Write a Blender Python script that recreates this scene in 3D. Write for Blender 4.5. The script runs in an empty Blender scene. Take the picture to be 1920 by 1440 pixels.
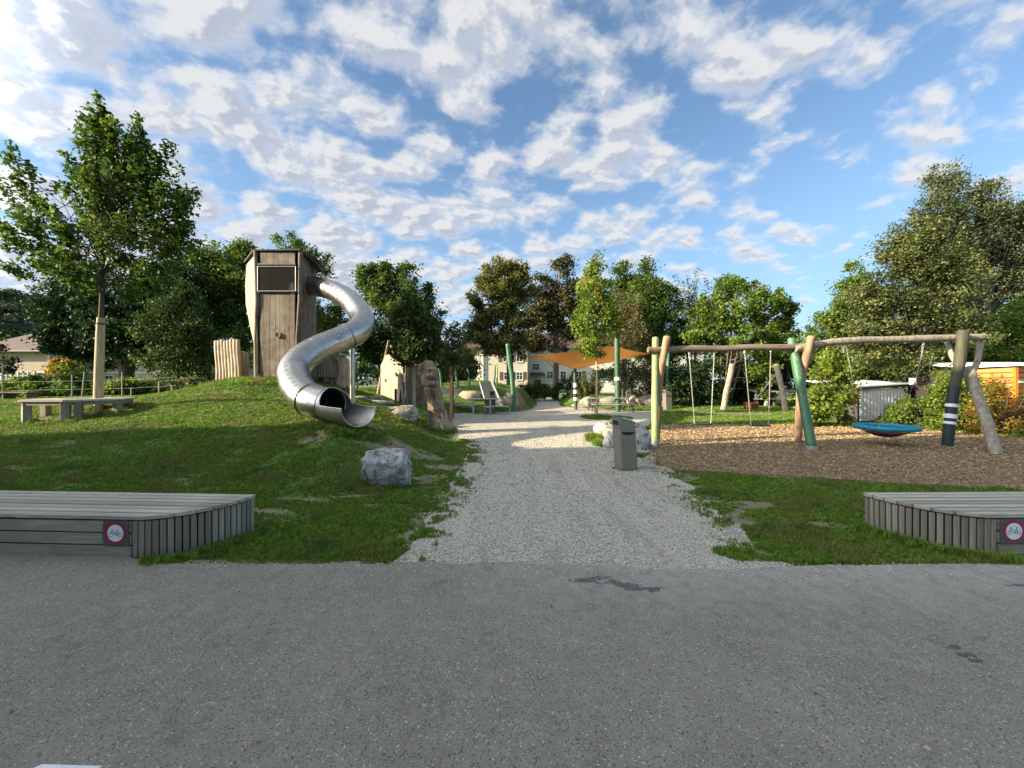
import bpy, bmesh, math, random
import numpy as np
from mathutils import Vector, Matrix, noise as mnoise

R = math.radians
F, H, CX, CY = 710.0, 1.6, 960.0, 720.0
scene = bpy.context.scene
COL = scene.collection

# ------------------------------------------------------------------ camera, sky, sun, exposure
cam_d = bpy.data.cameras.new('camera')
cam = bpy.data.objects.new('camera', cam_d); COL.objects.link(cam)
cam.location = (0, 0, H); cam.rotation_euler = (R(90), 0, 0)
cam_d.sensor_width = 36; cam_d.lens = 36 * F / 1920
cam_d.clip_start = 0.05; cam_d.clip_end = 6000
scene.camera = cam

SUN_EL = R(19.0)
SUN_DIR = Vector((-0.958 * math.cos(SUN_EL), -0.287 * math.cos(SUN_EL), math.sin(SUN_EL)))   # towards the sun
world = bpy.data.worlds.new('World'); scene.world = world; world.use_nodes = True
def build_world():
    nt = world.node_tree; N = nt.nodes; L = nt.links; N.clear()
    def n(t, **k):
        x = N.new(t)
        for a, b in k.items(): setattr(x, a, b)
        return x
    def vm(op, a, b=None, s=None):
        x = n('ShaderNodeVectorMath', operation=op)
        for i, v in enumerate((a, b)):
            if v is None: continue
            if isinstance(v, bpy.types.NodeSocket): L.new(v, x.inputs[i])
            else: x.inputs[i].default_value = v
        if s is not None:
            if isinstance(s, bpy.types.NodeSocket): L.new(s, x.inputs['Scale'])
            else: x.inputs['Scale'].default_value = s
        return x.outputs[0]
    def m(op, a, b=None, c=None, clamp=False):
        x = n('ShaderNodeMath', operation=op, use_clamp=clamp)
        for i, v in enumerate((a, b, c)):
            if v is None: continue
            if isinstance(v, bpy.types.NodeSocket): L.new(v, x.inputs[i])
            else: x.inputs[i].default_value = v
        return x.outputs[0]
    def mr(v, a, b, c=0., d=1., t='SMOOTHSTEP'):
        x = n('ShaderNodeMapRange', interpolation_type=t)
        L.new(v, x.inputs[0])
        for i, q in enumerate((a, b, c, d)): x.inputs[i + 1].default_value = q
        return x.outputs[0]
    def noise(vec, scale, det, rough=.5, dist=0., lac=2.):
        x = n('ShaderNodeTexNoise', noise_dimensions='3D')
        L.new(vec, x.inputs['Vector']); x.inputs['Scale'].default_value = scale
        x.inputs['Detail'].default_value = det; x.inputs['Roughness'].default_value = rough
        x.inputs['Distortion'].default_value = dist; x.inputs['Lacunarity'].default_value = lac
        return x.outputs['Fac'], x.outputs['Color']
    def mix(f, a, b, bt='MIX'):
        x = n('ShaderNodeMix', data_type='RGBA', blend_type=bt)
        for i, v in ((0, f), (6, a), (7, b)):
            if isinstance(v, bpy.types.NodeSocket): L.new(v, x.inputs[i])
            else: x.inputs[i].default_value = v
        return x.outputs[2]
    sky = n('ShaderNodeTexSky', sky_type='NISHITA', sun_disc=False, sun_elevation=SUN_EL,
            sun_rotation=math.atan2(SUN_DIR.x, SUN_DIR.y), air_density=1.0, dust_density=0.6, ozone_density=2.5)
    d = n('ShaderNodeTexCoord').outputs['Generated']
    sep = n('ShaderNodeSeparateXYZ'); L.new(d, sep.inputs[0])
    z = sep.outputs[2]
    zc = m('ADD', m('MAXIMUM', z, 0.0), 0.27)
    P = vm('SCALE', d, None, m('DIVIDE', 1.0, zc))          # direction carried on to a flat cloud layer
    comb = n('ShaderNodeSeparateXYZ'); L.new(P, comb.inputs[0])
    c2 = n('ShaderNodeCombineXYZ'); L.new(comb.outputs[0], c2.inputs[0]); L.new(comb.outputs[1], c2.inputs[1])
    P = c2.outputs[0]
    wf, wc = noise(P, 2.2, 3)
    Pw = vm('ADD', P, vm('SCALE', vm('SUBTRACT', wc, (.5, .5, .5)), None, 0.12))
    map_ = n('ShaderNodeMapping'); L.new(Pw, map_.inputs[0])
    map_.inputs['Rotation'].default_value = (0, 0, R(-28)); map_.inputs['Scale'].default_value = (1.0, 1.12, 1); map_.inputs['Location'].default_value = (3.1, 7.4, 0)
    Q = map_.outputs[0]
    def cells(q):
        _, w1 = noise(q, 9.0, 4, .6)
        qq = vm('ADD', q, vm('SCALE', vm('SUBTRACT', w1, (.5, .5, .5)), None, 0.16))
        v1 = n('ShaderNodeTexVoronoi', feature='SMOOTH_F1', voronoi_dimensions='2D'); L.new(qq, v1.inputs['Vector']); v1.inputs['Scale'].default_value = 6.4; v1.inputs['Smoothness'].default_value = .6
        f1, _ = noise(q, 11.0, 9, .58); f0, _ = noise(q, 2.9, 4, .5)
        a = m('MULTIPLY', m('SUBTRACT', 0.80, v1.outputs['Distance']), 0.34)
        return m('ADD', m('ADD', a, m('MULTIPLY', f1, .42)), m('MULTIPLY', f0, .34))
    puff = cells(Q)
    off = vm('ADD', Q, (-0.024, -0.016, 0))
    puff2 = cells(off)
    big, _ = noise(vm('ADD', P, (11.3, 4.2, 0)), 0.55, 2)
    # more cover to the left and overhead, clearing towards the right
    side = m('MULTIPLY', sep.outputs[0], -0.125)
    cov = m('ADD', m('ADD', m('MULTIPLY', m('SUBTRACT', big, .5), 0.30), side), 0.03)
    den = m('ADD', puff, cov)
    mask = mr(den, .445, .64)
    lit = mr(m('SUBTRACT', puff, puff2), -0.04, 0.055)
    thick = mr(den, .50, .66)
    ccol = mix(thick, (3.05, 3.15, 3.4, 1), (2.0, 2.2, 2.6, 1))
    ccol = mix(m('MULTIPLY', lit, .6), ccol, (4.1, 4.0, 3.8, 1))
    # cloud near the unseen sun scatters forward, brightened to lift the shaded ground
    x = n('ShaderNodeVectorMath', operation='DOT_PRODUCT'); L.new(d, x.inputs[0]); x.inputs[1].default_value = SUN_DIR
    glow = mr(x.outputs['Value'], 0.55, 1.0, 1.0, 6.0)
    ccol = vm('SCALE', ccol, None, glow)
    skyc = mix(1.0, sky.outputs[0], (0.84, 0.90, 0.92, 1), 'MULTIPLY')
    # thin veil towards the horizon
    veil = mr(z, 0.0, 0.65, 0.60, 0.05, 'SMOOTHERSTEP')
    skyc = mix(veil, skyc, (1.7, 2.7, 3.8, 1))
    mask = m('MULTIPLY', mask, mr(z, 0.03, 0.20, 0.25, 0.93))
    out = mix(mask, skyc, ccol)
    bg = n('ShaderNodeBackground'); L.new(out, bg.inputs[0]); bg.inputs[1].default_value = 0.08
    o = n('ShaderNodeOutputWorld'); L.new(bg.outputs[0], o.inputs[0])
build_world()

sun_d = bpy.data.lights.new('sun', 'SUN'); sun_d.energy = 4.5; sun_d.angle = R(0.6); sun_d.color = (1.0, 0.85, 0.62)
sun = bpy.data.objects.new('sun', sun_d); COL.objects.link(sun)
sun.rotation_euler = (-SUN_DIR).to_track_quat('-Z', 'Y').to_euler()
sun.location = SUN_DIR * 100

vs = scene.view_settings
vs.view_transform = 'Standard'; vs.look = 'None'; vs.gamma = 1; vs.use_curve_mapping = False
vs.exposure = 1.68

# ------------------------------------------------------------------ helpers
rnd = random.Random(7)
rng = np.random.default_rng(11)

def W(px, py, Y):
    return Vector(((px - CX) / F * Y, Y, H - (py - CY) / F * Y))
def G(px, py):            # pixel on the level ground z = 0
    Y = H * F / (py - CY); return ((px - CX) / F * Y, Y)

_perm = rng.integers(0, 1 << 30, size=(256, 256)) / float(1 << 30)
def vnoise(x, y):
    x = np.asarray(x, float); y = np.asarray(y, float)
    xi = np.floor(x).astype(int); yi = np.floor(y).astype(int)
    fx = x - xi; fy = y - yi; fx = fx * fx * (3 - 2 * fx); fy = fy * fy * (3 - 2 * fy)
    p = lambda a, b: _perm[a & 255, b & 255]
    return (p(xi, yi) * (1 - fx) + p(xi + 1, yi) * fx) * (1 - fy) + (p(xi, yi + 1) * (1 - fx) + p(xi + 1, yi + 1) * fx) * fy
def fbm(x, y, o=4):
    s = 0; a = .5; t = 0
    for k in range(o):
        s = s + a * vnoise(np.asarray(x) * 2 ** k + 17 * k, np.asarray(y) * 2 ** k + 31 * k); t += a; a *= .55
    return s / t
def sstep(a, b, x):
    t = np.clip((np.asarray(x, float) - a) / (b - a), 0, 1); return t * t * (3 - 2 * t)

# terrain height: multiquadric surface through surveyed points, level where the paths run
CP = [(-3,3.3,0),(-6,3.3,0),(-12,3.3,0),(-30,3,0),(-3,0,0),(-12,0,0),(-3,4.4,.02),(-6,4.7,.07),(-9,5,.12),(-2.1,6.0,.02),(-1.5,7,.03),
 (-3.1,7.5,.62),(-4.1,8.3,.72),(-2.2,8.6,.22),(-10.6,9.2,.82),(-6.5,8.6,.78),(-7,6.5,.36),(-4.5,6.4,.2),(-12,6.5,.42),(-16,12,1.02),(-12,11.5,1.06),(-20,16,1.0),
 (-25,20,1.0),(-30,30,.9),(-16,18,1.1),(-8.5,14,1.79),(-8.4,12.9,1.7),(-10,14.5,1.8),(-11.3,15,1.66),(-8,17,1.6),(-5,12,1.0),(-6.5,10.8,1.12),
 (-3.4,12,.48),(-2.5,12.5,.15),(-3.0,10.3,.42),(-6.6,19.3,1.0),(-5.1,17.8,.66),(-4.8,16,.72),(-3.6,16.3,.55),(-3.2,19,.45),(-12,13,1.27),(-13.5,15,1.2),
 (-1.6,25.7,1.70),(-3.4,25.2,1.62),(-1.8,22.6,.45),(.5,25,.95),(-5.5,24,1.2),(-4.2,21.3,.6),(-8,24,1.2),(-1,29,1.5),(-4,32,1.3),
 (4.8,28,.5),(6,33,.8),(9,35,.6),(12,24,.25),(18,24,.2),(10,19,.06),(16,18,.05),(30,20,0),(30,40,.3),(0,60,.3),(-30,60,.6),(30,60,.3),(-12,40,.8),(60,40,.2),(-60,40,.8),
 (9,16,.0),(14,16,0),(0,12,0),(0,17,0),(3,10,0),(8,9,0),(1,22,0),(15,6,0)]
CPa = np.array(CP, float)
def _k(dx, dy): return np.sqrt(dx * dx + dy * dy + 1.4)
_A = _k(CPa[:, None, 0] - CPa[None, :, 0], CPa[:, None, 1] - CPa[None, :, 1])
_mean = .3
_Wt = np.linalg.solve(_A + np.eye(len(CPa)) * 1e-3, CPa[:, 2] - _mean)
XE_Y = [0,3.36,4.94,8.7,10.5,12,14,20.5,22,24,30,45,60]; XE_X = [-1.09,-1.09,-.9,-.95,-1.35,-1.9,-2.2,-3.2,0.6,1.25,2.0,3,4]
XR_Y = [13,16,20,22.7,24,27,35,50]; XR_X = [4.9,5.4,7.5,8.6,6,3.5,4.3,5.2]
def gz(x, y):
    x = np.atleast_1d(np.asarray(x, float)); y = np.atleast_1d(np.asarray(y, float))
    out = np.full(x.shape, _mean)
    xx = np.clip(x, -60, 60); yy = np.clip(y, 0, 60)
    for (cx, cy, _), w in zip(CP, _Wt): out = out + w * _k(xx - cx, yy - cy)
    xe = np.interp(y, XE_Y, XE_X); xr = np.where(y < 13, 60., np.interp(y, XR_Y, XR_X))
    left = sstep(0.05, 1.3, xe - x); right = sstep(0.1, 1.8, x - xr) * sstep(14, 18, y)
    out = np.maximum(out, 0) * np.maximum(left, right) * sstep(3.6, 5.0, y)
    return out
def gz1(x, y): return float(gz(x, y)[0])

# materials ---------------------------------------------------------
class MT:
    def __init__(s, name):
        s.m = bpy.data.materials.new(name); s.m.use_nodes = True; s.nt = s.m.node_tree
        s.N = s.nt.nodes; s.L = s.nt.links; s.b = s.N['Principled BSDF']; s.out = s.N['Material Output']
    def n(s, t, **k):
        x = s.N.new(t)
        for a, b in k.items(): setattr(x, a, b)
        return x
    def set(s, sock, v):
        if isinstance(v, bpy.types.NodeSocket): s.L.new(v, sock)
        else: sock.default_value = v
    def coord(s, kind='Object', scale=(1, 1, 1), rot=(0,0,0)):
        tc = s.n('ShaderNodeTexCoord') if kind != 'World' else s.n('ShaderNodeNewGeometry')
        mp = s.n('ShaderNodeMapping'); s.L.new(tc.outputs['Position' if kind == 'World' else kind], mp.inputs[0])
        mp.inputs['Scale'].default_value = scale; mp.inputs['Rotation'].default_value = rot
        return mp.outputs[0]
    def noise(s, vec, scale=5, det=4, rough=.55, dist=0):
        x = s.n('ShaderNodeTexNoise'); s.L.new(vec, x.inputs['Vector'])
        x.inputs['Scale'].default_value = scale; x.inputs['Detail'].default_value = det
        x.inputs['Roughness'].default_value = rough; x.inputs['Distortion'].default_value = dist
        return x.outputs['Fac']
    def vor(s, vec, scale, out='Distance', rand=1.):
        x = s.n('ShaderNodeTexVoronoi'); s.L.new(vec, x.inputs['Vector']); x.inputs['Scale'].default_value = scale
        x.inputs['Randomness'].default_value = rand
        return x.outputs[out]
    def math(s, op, a, b=0., clamp=False):
        x = s.n('ShaderNodeMath', operation=op, use_clamp=clamp); s.set(x.inputs[0], a); s.set(x.inputs[1], b); return x.outputs[0]
    def mr(s, v, a, b, c=0., d=1.):
        x = s.n('ShaderNodeMapRange', interpolation_type='SMOOTHSTEP'); s.set(x.inputs[0], v)
        for i, q in enumerate((a, b, c, d)): x.inputs[i + 1].default_value = q
        return x.outputs[0]
    def ramp(s, f, stops):
        x = s.n('ShaderNodeValToRGB'); s.L.new(f, x.inputs[0]); e = x.color_ramp.elements
        while len(e) < len(stops): e.new(.5)
        for q, (p, c) in zip(e, stops): q.position = p; q.color = (*c, 1) if len(c) == 3 else c
        return x.outputs[0]
    def mix(s, f, a, b, bt='MIX'):
        x = s.n('ShaderNodeMix', data_type='RGBA', blend_type=bt)
        s.set(x.inputs[0], f)
        for i, v in ((6, a), (7, b)):
            if isinstance(v, bpy.types.NodeSocket): s.L.new(v, x.inputs[i])
            else: x.inputs[i].default_value = (*v, 1) if len(v) == 3 else v
        return x.outputs[2]
    def rand(s): return s.n('ShaderNodeObjectInfo').outputs['Random']
    def bump(s, h, dist=.01, strength=1.):
        x = s.n('ShaderNodeBump'); s.L.new(h, x.inputs['Height']); x.inputs['Distance'].default_value = dist
        x.inputs['Strength'].default_value = strength; s.L.new(x.outputs[0], s.b.inputs['Normal']); return x.outputs[0]
    def done(s, color=None, rough=None, metal=None, spec=None):
        if color is not None:
            s.set(s.b.inputs['Base Color'], (*color, 1) if isinstance(color, tuple) and len(color) == 3 else color)
        if rough is not None: s.set(s.b.inputs['Roughness'], rough)
        if metal is not None: s.b.inputs['Metallic'].default_value = metal
        if spec is not None: s.b.inputs['Specular IOR Level'].default_value = spec
        return s.m

def m_plain(name, c, rough=.6, metal=0., var=.12, scale=6., bump=0.):
    t = MT(name); v = t.coord('Object'); f = t.noise(v, scale, 5)
    d = tuple(x * (1 - var) for x in c); l = tuple(min(1, x * (1 + var)) for x in c)
    if bump: t.bump(t.noise(v, scale * 6, 4), bump)
    return t.done(t.ramp(f, [(.3, d), (.7, l)]), rough, metal)

def m_wood(name, dark, light, axis='z', grain=26., rough=.85, bump=.004, stain=None, silver=None, rv=.35):
    t = MT(name); sc = {'x': (.06, 1, 1), 'y': (1, .06, 1), 'z': (1, 1, .05)}[axis]
    v = t.coord('Object', sc); wob = t.coord('Object')
    g = t.noise(v, grain, 6, .65, .35); g2 = t.noise(v, grain * 3.2, 3, .6)
    f = t.math('ADD', t.math('MULTIPLY', g, .7), t.math('MULTIPLY', g2, .3))
    c = t.ramp(f, [(.34, dark), (.5, tuple((a + b) / 2 for a, b in zip(dark, light))), (.62, light)])
    crack = t.mr(t.noise(v, grain * .8, 5, .7, .5), .60, .70)
    c = t.mix(crack, c, tuple(x * .35 for x in dark))
    if stain: c = t.mix(t.mr(t.noise(wob, 1.7, 5, .6), .48, .68, 0, .8), c, stain)
    if silver: c = t.mix(t.mr(t.noise(wob, 2.6, 5, .6), .40, .60, 0, .85), c, silver)
    r = t.rand()
    hsv = t.n('ShaderNodeHueSaturation'); t.L.new(c, hsv.inputs['Color']); t.L.new(t.mr(r, 0, 1, 1 - rv / 2, 1 + rv / 2), hsv.inputs['Value'])
    t.bump(t.math('SUBTRACT', f, t.math('MULTIPLY', crack, .6)), bump)
    return t.done(hsv.outputs[0], rough)

def m_leaf(name, dark, mid, light, transl=.35, hue_patch=None, patch=(.5, .7), gloss=.45):
    t = MT(name)
    at = t.n('ShaderNodeAttribute', attribute_name='tint').outputs['Fac']
    c = t.ramp(at, [(.0, dark), (.45, mid), (.8, light), (1.0, tuple(min(1, x * 1.35) for x in light))])
    if hue_patch:
        v = t.coord('Object'); c = t.mix(t.mr(t.noise(v, .9, 3), patch[0], patch[1]), c, hue_patch)
    t.done(c, .6, 0, .18)
    tr = t.n('ShaderNodeBsdfTranslucent')
    cc = t.n('ShaderNodeHueSaturation'); t.L.new(c, cc.inputs['Color']); cc.inputs['Value'].default_value = 1.5; cc.inputs['Saturation'].default_value = 1.1
    t.L.new(cc.outputs[0], tr.inputs[0])
    ms = t.n('ShaderNodeMixShader'); ms.inputs[0].default_value = transl
    t.L.new(t.b.outputs[0], ms.inputs[1]); t.L.new(tr.outputs[0], ms.inputs[2]); t.L.new(ms.outputs[0], t.out.inputs[0])
    return t.m

M = {}
def mk():
    M['deck_top'] = m_wood('weathered_deck_boards', (.20,.18,.135), (.46,.43,.34), 'x', 22, .8, .004, rv=.5)
    M['deck_side'] = m_wood('grey_side_boards', (.16,.14,.105), (.31,.28,.22), 'x', 18, .85, .002, stain=(.20,.175,.11), rv=.35)
    M['deck_slat'] = m_wood('grey_upright_slats', (.15,.13,.095), (.31,.275,.215), 'z', 18, .85, .002, stain=(.18,.16,.09), rv=.5)
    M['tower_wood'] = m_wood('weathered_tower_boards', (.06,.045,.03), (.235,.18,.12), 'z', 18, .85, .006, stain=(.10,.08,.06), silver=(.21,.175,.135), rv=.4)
    M['tower_wood_sunlit'] = m_wood('sunlit_weathered_boards', (.20,.15,.10), (.42,.33,.23), 'z', 16, .85, .004, silver=(.33,.28,.22), rv=.15)  # paler, warmer copy of the boards, with sunlight put into the colour
    M['log_light'] = m_wood('pale_debarked_logs', (.23,.165,.105), (.50,.39,.27), 'z', 14, .8, .004, silver=(.42,.36,.28), rv=.25)
    M['log_grey'] = m_wood('silvered_logs', (.14,.115,.08), (.40,.35,.26), 'z', 14, .8, .004, rv=.2)
    M['log_red'] = m_wood('reddish_log', (.20,.11,.065), (.42,.27,.17), 'z', 13, .75, .004, rv=.1)
    M['beam'] = m_wood('weathered_beam', (.07,.052,.036), (.26,.20,.14), 'x', 13, .85, .005, silver=(.22,.18,.13), rv=.1)
    M['carved'] = m_wood('cracked_carved_oak', (.04,.03,.02), (.22,.165,.10), 'z', 11, .85, .05, stain=(.07,.05,.035), silver=(.36,.28,.17), rv=.1)
    M['stake'] = m_wood('tan_stake', (.34,.23,.11), (.58,.44,.26), 'z', 16, .7, .002, rv=.2)
    M['orange_stake'] = m_wood('orange_stake', (.50,.21,.09), (.72,.38,.18), 'z', 16, .7, .002, rv=.1)
    M['reed'] = m_wood('reed_trunk_wrap', (.25,.18,.09), (.55,.43,.25), 'z', 34, .75, .008, rv=.05)
    M['bark'] = m_wood('grey_brown_bark', (.045,.035,.025), (.13,.105,.08), 'z', 10, .9, .02, rv=.3)
    M['bark_pine'] = m_wood('pinkish_pine_bark', (.14,.085,.06), (.34,.23,.17), 'z', 8, .9, .02, rv=.2)
    def paint(name, c, worn):
        t = MT(name); v = t.coord('Object', (1, 1, .35)); f = t.noise(v, 5, 6, .6)
        k = t.ramp(f, [(.3, tuple(x * .72 for x in c)), (.6, c), (.75, tuple(min(1, x * 1.25) for x in c))])
        k = t.mix(t.mr(t.noise(v, 11, 6, .75), .57, .62, 0, .9), k, worn)
        t.bump(t.noise(v, 18, 4), .004); return t.done(k, .5)
    M['green_light'] = paint('pale_green_paint', (.27,.36,.13), (.42,.36,.22))
    M['green_mid'] = paint('worn_mid_green_paint', (.05,.155,.07), (.25,.22,.14))
    M['green_dark'] = paint('dark_green_paint', (.03,.085,.035), (.15,.15,.10))
    M['black_paint'] = paint('blackish_green_paint', (.012,.028,.03), (.03,.05,.05))
    M['brown_post'] = m_wood('brown_post_wood', (.03,.03,.018), (.09,.085,.052), 'z', 12, .8, .005, rv=.1)
    M['white_band'] = m_plain('white_band_paint', (.72,.74,.74), .5)
    M['steel_foot'] = m_plain('galvanised_foot', (.30,.31,.31), .5, .3, .2)
    # brushed stainless steel
    t = MT('brushed_stainless_steel'); v = t.coord('Object'); n1 = t.noise(v, 3.0, 6, .65); n2 = t.noise(t.coord('Object', (1, 1, 6)), 22, 3)
    t.bump(t.math('ADD', t.math('MULTIPLY', n2, .1), t.noise(v, 1.6, 2)), .003)
    M['steel'] = t.done(t.ramp(n1, [(.3, (.36,.345,.31)), (.7, (.52,.51,.48))]), t.mr(n1, .3, .7, .36, .26), 1.0)
    t = MT('scuffed_steel'); v = t.coord('Object'); n1 = t.noise(v, 6.0, 6, .65)
    t.bump(t.noise(v, 30, 3), .001); M['steel_scuff'] = t.done(t.ramp(n1, [(.3, (.38,.36,.31)), (.7, (.62,.60,.55))]), .42, .9)
    M['steel_dark'] = m_plain('dark_joint', (.05,.05,.045), .6)
    M['zinc'] = m_plain('zinc_plated_chain', (.36,.36,.34), .45, .5)
    M['grey_metal'] = m_plain('light_grey_table_metal', (.42,.43,.43), .45, .3)
    M['bin'] = m_plain('warm_grey_bin_sheet', (.225,.21,.165), .42, .25, .07, 3)
    M['black'] = m_plain('black_opening', (.012,.012,.012), .7)
    M['dark'] = m_plain('dark_interior', (.03,.024,.018), .8)
    M['rubber'] = m_plain('dark_rubber', (.035,.04,.04), .6)
    M['teal'] = m_plain('teal_rubber_ring', (.008,.21,.32), .45, 0, .15)
    M['net'] = m_plain('dark_red_net', (.09,.03,.03), .8)
    M['rope_orange'] = m_plain('orange_rope', (.45,.13,.03), .8)
    M['red_wood'] = m_plain('faded_red_wood', (.22,.07,.035), .8)
    M['rope_purple'] = m_plain('purple_rope', (.13,.03,.06), .8)
    M['rope'] = m_plain('pale_rope', (.5,.46,.38), .8)
    M['roof_felt'] = m_plain('dark_roof_edge', (.05,.045,.04), .8, 0, .3)
    M['plaster'] = m_plain('cream_plaster', (.56,.49,.36), .85, 0, .05, .8)
    M['plaster_shade'] = m_plain('shaded_plaster', (.52,.46,.37), .85, 0, .05, .8)  # duller copy of the plaster, shade of the front wall in its colour
    M['plaster_pale'] = m_plain('pale_plaster', (.60,.58,.52), .85, 0, .04, .8)
    M['plaster_left'] = m_plain('warm_beige_plaster', (.34,.28,.20), .85, 0, .05, .8)
    M['tile'] = m_wood('brown_roof_tiles', (.065,.040,.030), (.12,.075,.055), 'x', 9, .8, .02)
    M['shutter'] = m_plain('brown_shutter', (.10,.06,.042), .6)
    M['frame'] = m_plain('white_window_frame', (.72,.72,.70), .5)
    t = MT('window_glass'); M['glass'] = t.done((.03,.04,.05), .08, 0, .8)
    M['awning_red'] = m_plain('red_awning', (.45,.06,.03), .7)
    M['corrugated'] = m_plain('pale_corrugated_sheet', (.72,.71,.66), .6, 0, .15, 2)
    M['sheet_grey'] = m_plain('grey_roof_sheet', (.38,.37,.35), .7, 0, .3, 2)
    t = MT('orange_boards'); v = t.coord('Object'); M['orange'] = t.done(t.ramp(t.noise(v, 2, 4), [(.3, (.48,.14,.015)), (.7, (.64,.20,.02))]), .55)
    M['white'] = m_plain('white_trim', (.75,.75,.73), .5, 0, .05)
    M['sign_plate'] = m_plain('dark_grey_plate', (.075,.085,.09), .5, .2)
    M['sign_red'] = m_plain('sign_red', (.29,.012,.03), .35, 0, .15)
    M['sign_white'] = m_plain('sign_white', (.66,.70,.72), .35, 0, .05)
    M['sign_black'] = m_plain('sign_black', (.02,.035,.045), .5)
    M['soil_pile'] = m_plain('pale_soil', (.34,.26,.17), .95, 0, .3, 3, .02)
    M['car_white'] = m_plain('white_car_paint', (.75,.76,.78), .25, 0, .02)
    # sail: orange translucent cloth
    t = MT('orange_sail_cloth'); v = t.coord('Object'); c = t.ramp(t.noise(v, .7, 3), [(.3, (.31,.135,.032)), (.7, (.39,.18,.048))])
    t.done(c, .8); tr = t.n('ShaderNodeBsdfTranslucent'); t.L.new(c, tr.inputs[0]); ms = t.n('ShaderNodeMixShader'); ms.inputs[0].default_value = .5
    t.L.new(t.b.outputs[0], ms.inputs[1]); t.L.new(tr.outputs[0], ms.inputs[2]); t.L.new(ms.outputs[0], t.out.inputs[0]); M['sail'] = t.m
    # stone
    def stone(name, d, l, k):
        t = MT(name); v = t.coord('Object'); a = t.noise(v, 3.6, 9, .75, .6); b = t.noise(v, 10, 7, .75, .8)
        c = t.ramp(a, [(.32, d), (.47, tuple((x + y) / 2 for x, y in zip(d, l))), (.58, l)])
        c = t.mix(t.mr(b, .52, .60, 0, .9), c, k)
        hh = t.math('ADD', a, t.math('MULTIPLY', b, .35)); t.bump(hh, .05); return t.done(c, .9)
    M['stone'] = stone('grey_limestone', (.12,.12,.12), (.58,.57,.53), (.06,.065,.07))
    M['stone_warm'] = stone('warm_limestone', (.16,.135,.10), (.50,.45,.36), (.07,.06,.045))
    # ground materials
    def gpos(t, s=1.): return t.coord('World', (s, s, s))
    t = MT('asphalt'); v = gpos(t)
    f1 = t.noise(v, .55, 4, .6); f2 = t.noise(v, 95, 4, .75); f3 = t.noise(v, 9, 5, .65); sp = t.vor(v, 150, 'Color'); sp2 = t.vor(v, 38, 'Distance')
    base = t.ramp(t.math('ADD', t.math('MULTIPLY', f2, .75), t.math('MULTIPLY', f3, .25)), [(.32, (.160,.145,.112)), (.52, (.258,.235,.180)), (.70, (.40,.37,.29))])
    base = t.mix(t.mr(f1, .4, .65, 0, .6), base, t.mix(.5, base, (.33,.305,.245)))
    s3 = t.n('ShaderNodeSeparateColor'); t.L.new(sp, s3.inputs[0])
    pa = t.noise(v, 2.4, 6, .7); base = t.mix(t.mr(pa, .54, .68, 0, .45), base, (.36,.335,.27)); base = t.mix(t.mr(pa, .44, .33, 0, .45), base, (.13,.122,.10))
    base = t.mix(t.mr(s3.outputs[0], .978, .984), base, (.52,.50,.44))
    base = t.mix(t.mr(s3.outputs[1], .90, .92, 0, .8), base, (.07,.07,.072))
    # dusty gravel strewn along the far edge by the path
    sx = t.n('ShaderNodeSeparateXYZ'); t.L.new(v, sx.inputs[0])
    dust = t.math('MULTIPLY', t.mr(sx.outputs[1], 2.35, 3.35), t.mr(t.math('ADD', sx.outputs[0], t.math('MULTIPLY', t.math('SUBTRACT', f3, .5), 1.5)), -.9, 1.6))
    dust = t.math('MULTIPLY', dust, t.mr(f3, .3, .62, .35, 1.)); base = t.mix(t.math('MULTIPLY', dust, .7), base, (.40,.38,.33))
    wn = t.noise(v, 11, 6, .7); tot = None
    for px_, py_, rx_, ry_ in [(1096,1090,.11,.03),(1120,1086,.09,.02),(1146,1094,.10,.05),(1172,1100,.13,.035),(1205,1107,.12,.03),(1222,1111,.07,.025),(1786,1217,.05,.018),(1806,1232,.06,.02),(1826,1243,.05,.015),(1905,1100,.07,.02),(1290,1068,.08,.015),(1530,1305,.03,.012)]:
        gx_, gy_ = G(px_, py_); mp = t.n('ShaderNodeMapping'); t.L.new(v, mp.inputs[0]); mp.inputs['Scale'].default_value = (1 / rx_, 1 / ry_, 0); mp.inputs['Location'].default_value = (-gx_ / rx_, -gy_ / ry_, 0)
        ln_ = t.n('ShaderNodeVectorMath', operation='LENGTH'); t.L.new(mp.outputs[0], ln_.inputs[0])
        k_ = t.mr(t.math('ADD', ln_.outputs['Value'], t.math('MULTIPLY', t.math('SUBTRACT', wn, .5), 5.0)), .6, 1.25, 1., 0.)
        tot = k_ if tot is None else t.math('MAXIMUM', tot, k_)
    base = t.mix(t.math('MULTIPLY', tot, .72), base, (.045,.043,.038))
    t.bump(t.math('ADD', f2, t.math('MULTIPLY', s3.outputs[2], .4)), .006); M['asphalt'] = t.done(base, .9)
    t = MT('gravel'); v = gpos(t)
    vc = t.vor(v, 62, 'Color'); s3 = t.n('ShaderNodeSeparateColor'); t.L.new(vc, s3.inputs[0]); vd = t.vor(v, 62, 'Distance'); ln = t.noise(v, .9, 5, .6); fn = t.noise(v, 26, 5, .7)
    base = t.ramp(s3.outputs[0], [(0, (.22,.195,.14)), (.35, (.44,.40,.30)), (.75, (.61,.56,.43)), (1, (.82,.77,.63))])
    base = t.mix(t.mr(fn, .45, .65, 0, .75), base, (.56,.51,.40))
    base = t.mix(t.mr(ln, .45, .68, 0, .8), base, t.mix(.55, base, (.60,.54,.42)))
    sw_ = t.noise(t.coord('World', (2.6, .35, 1), (0, 0, .12)), 1.3, 5, .65)
    base = t.mix(t.mr(sw_, .53, .66, 0, .55), base, (.66,.61,.50)); base = t.mix(t.mr(sw_, .47, .36, 0, .5), base, (.30,.275,.22))
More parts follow.
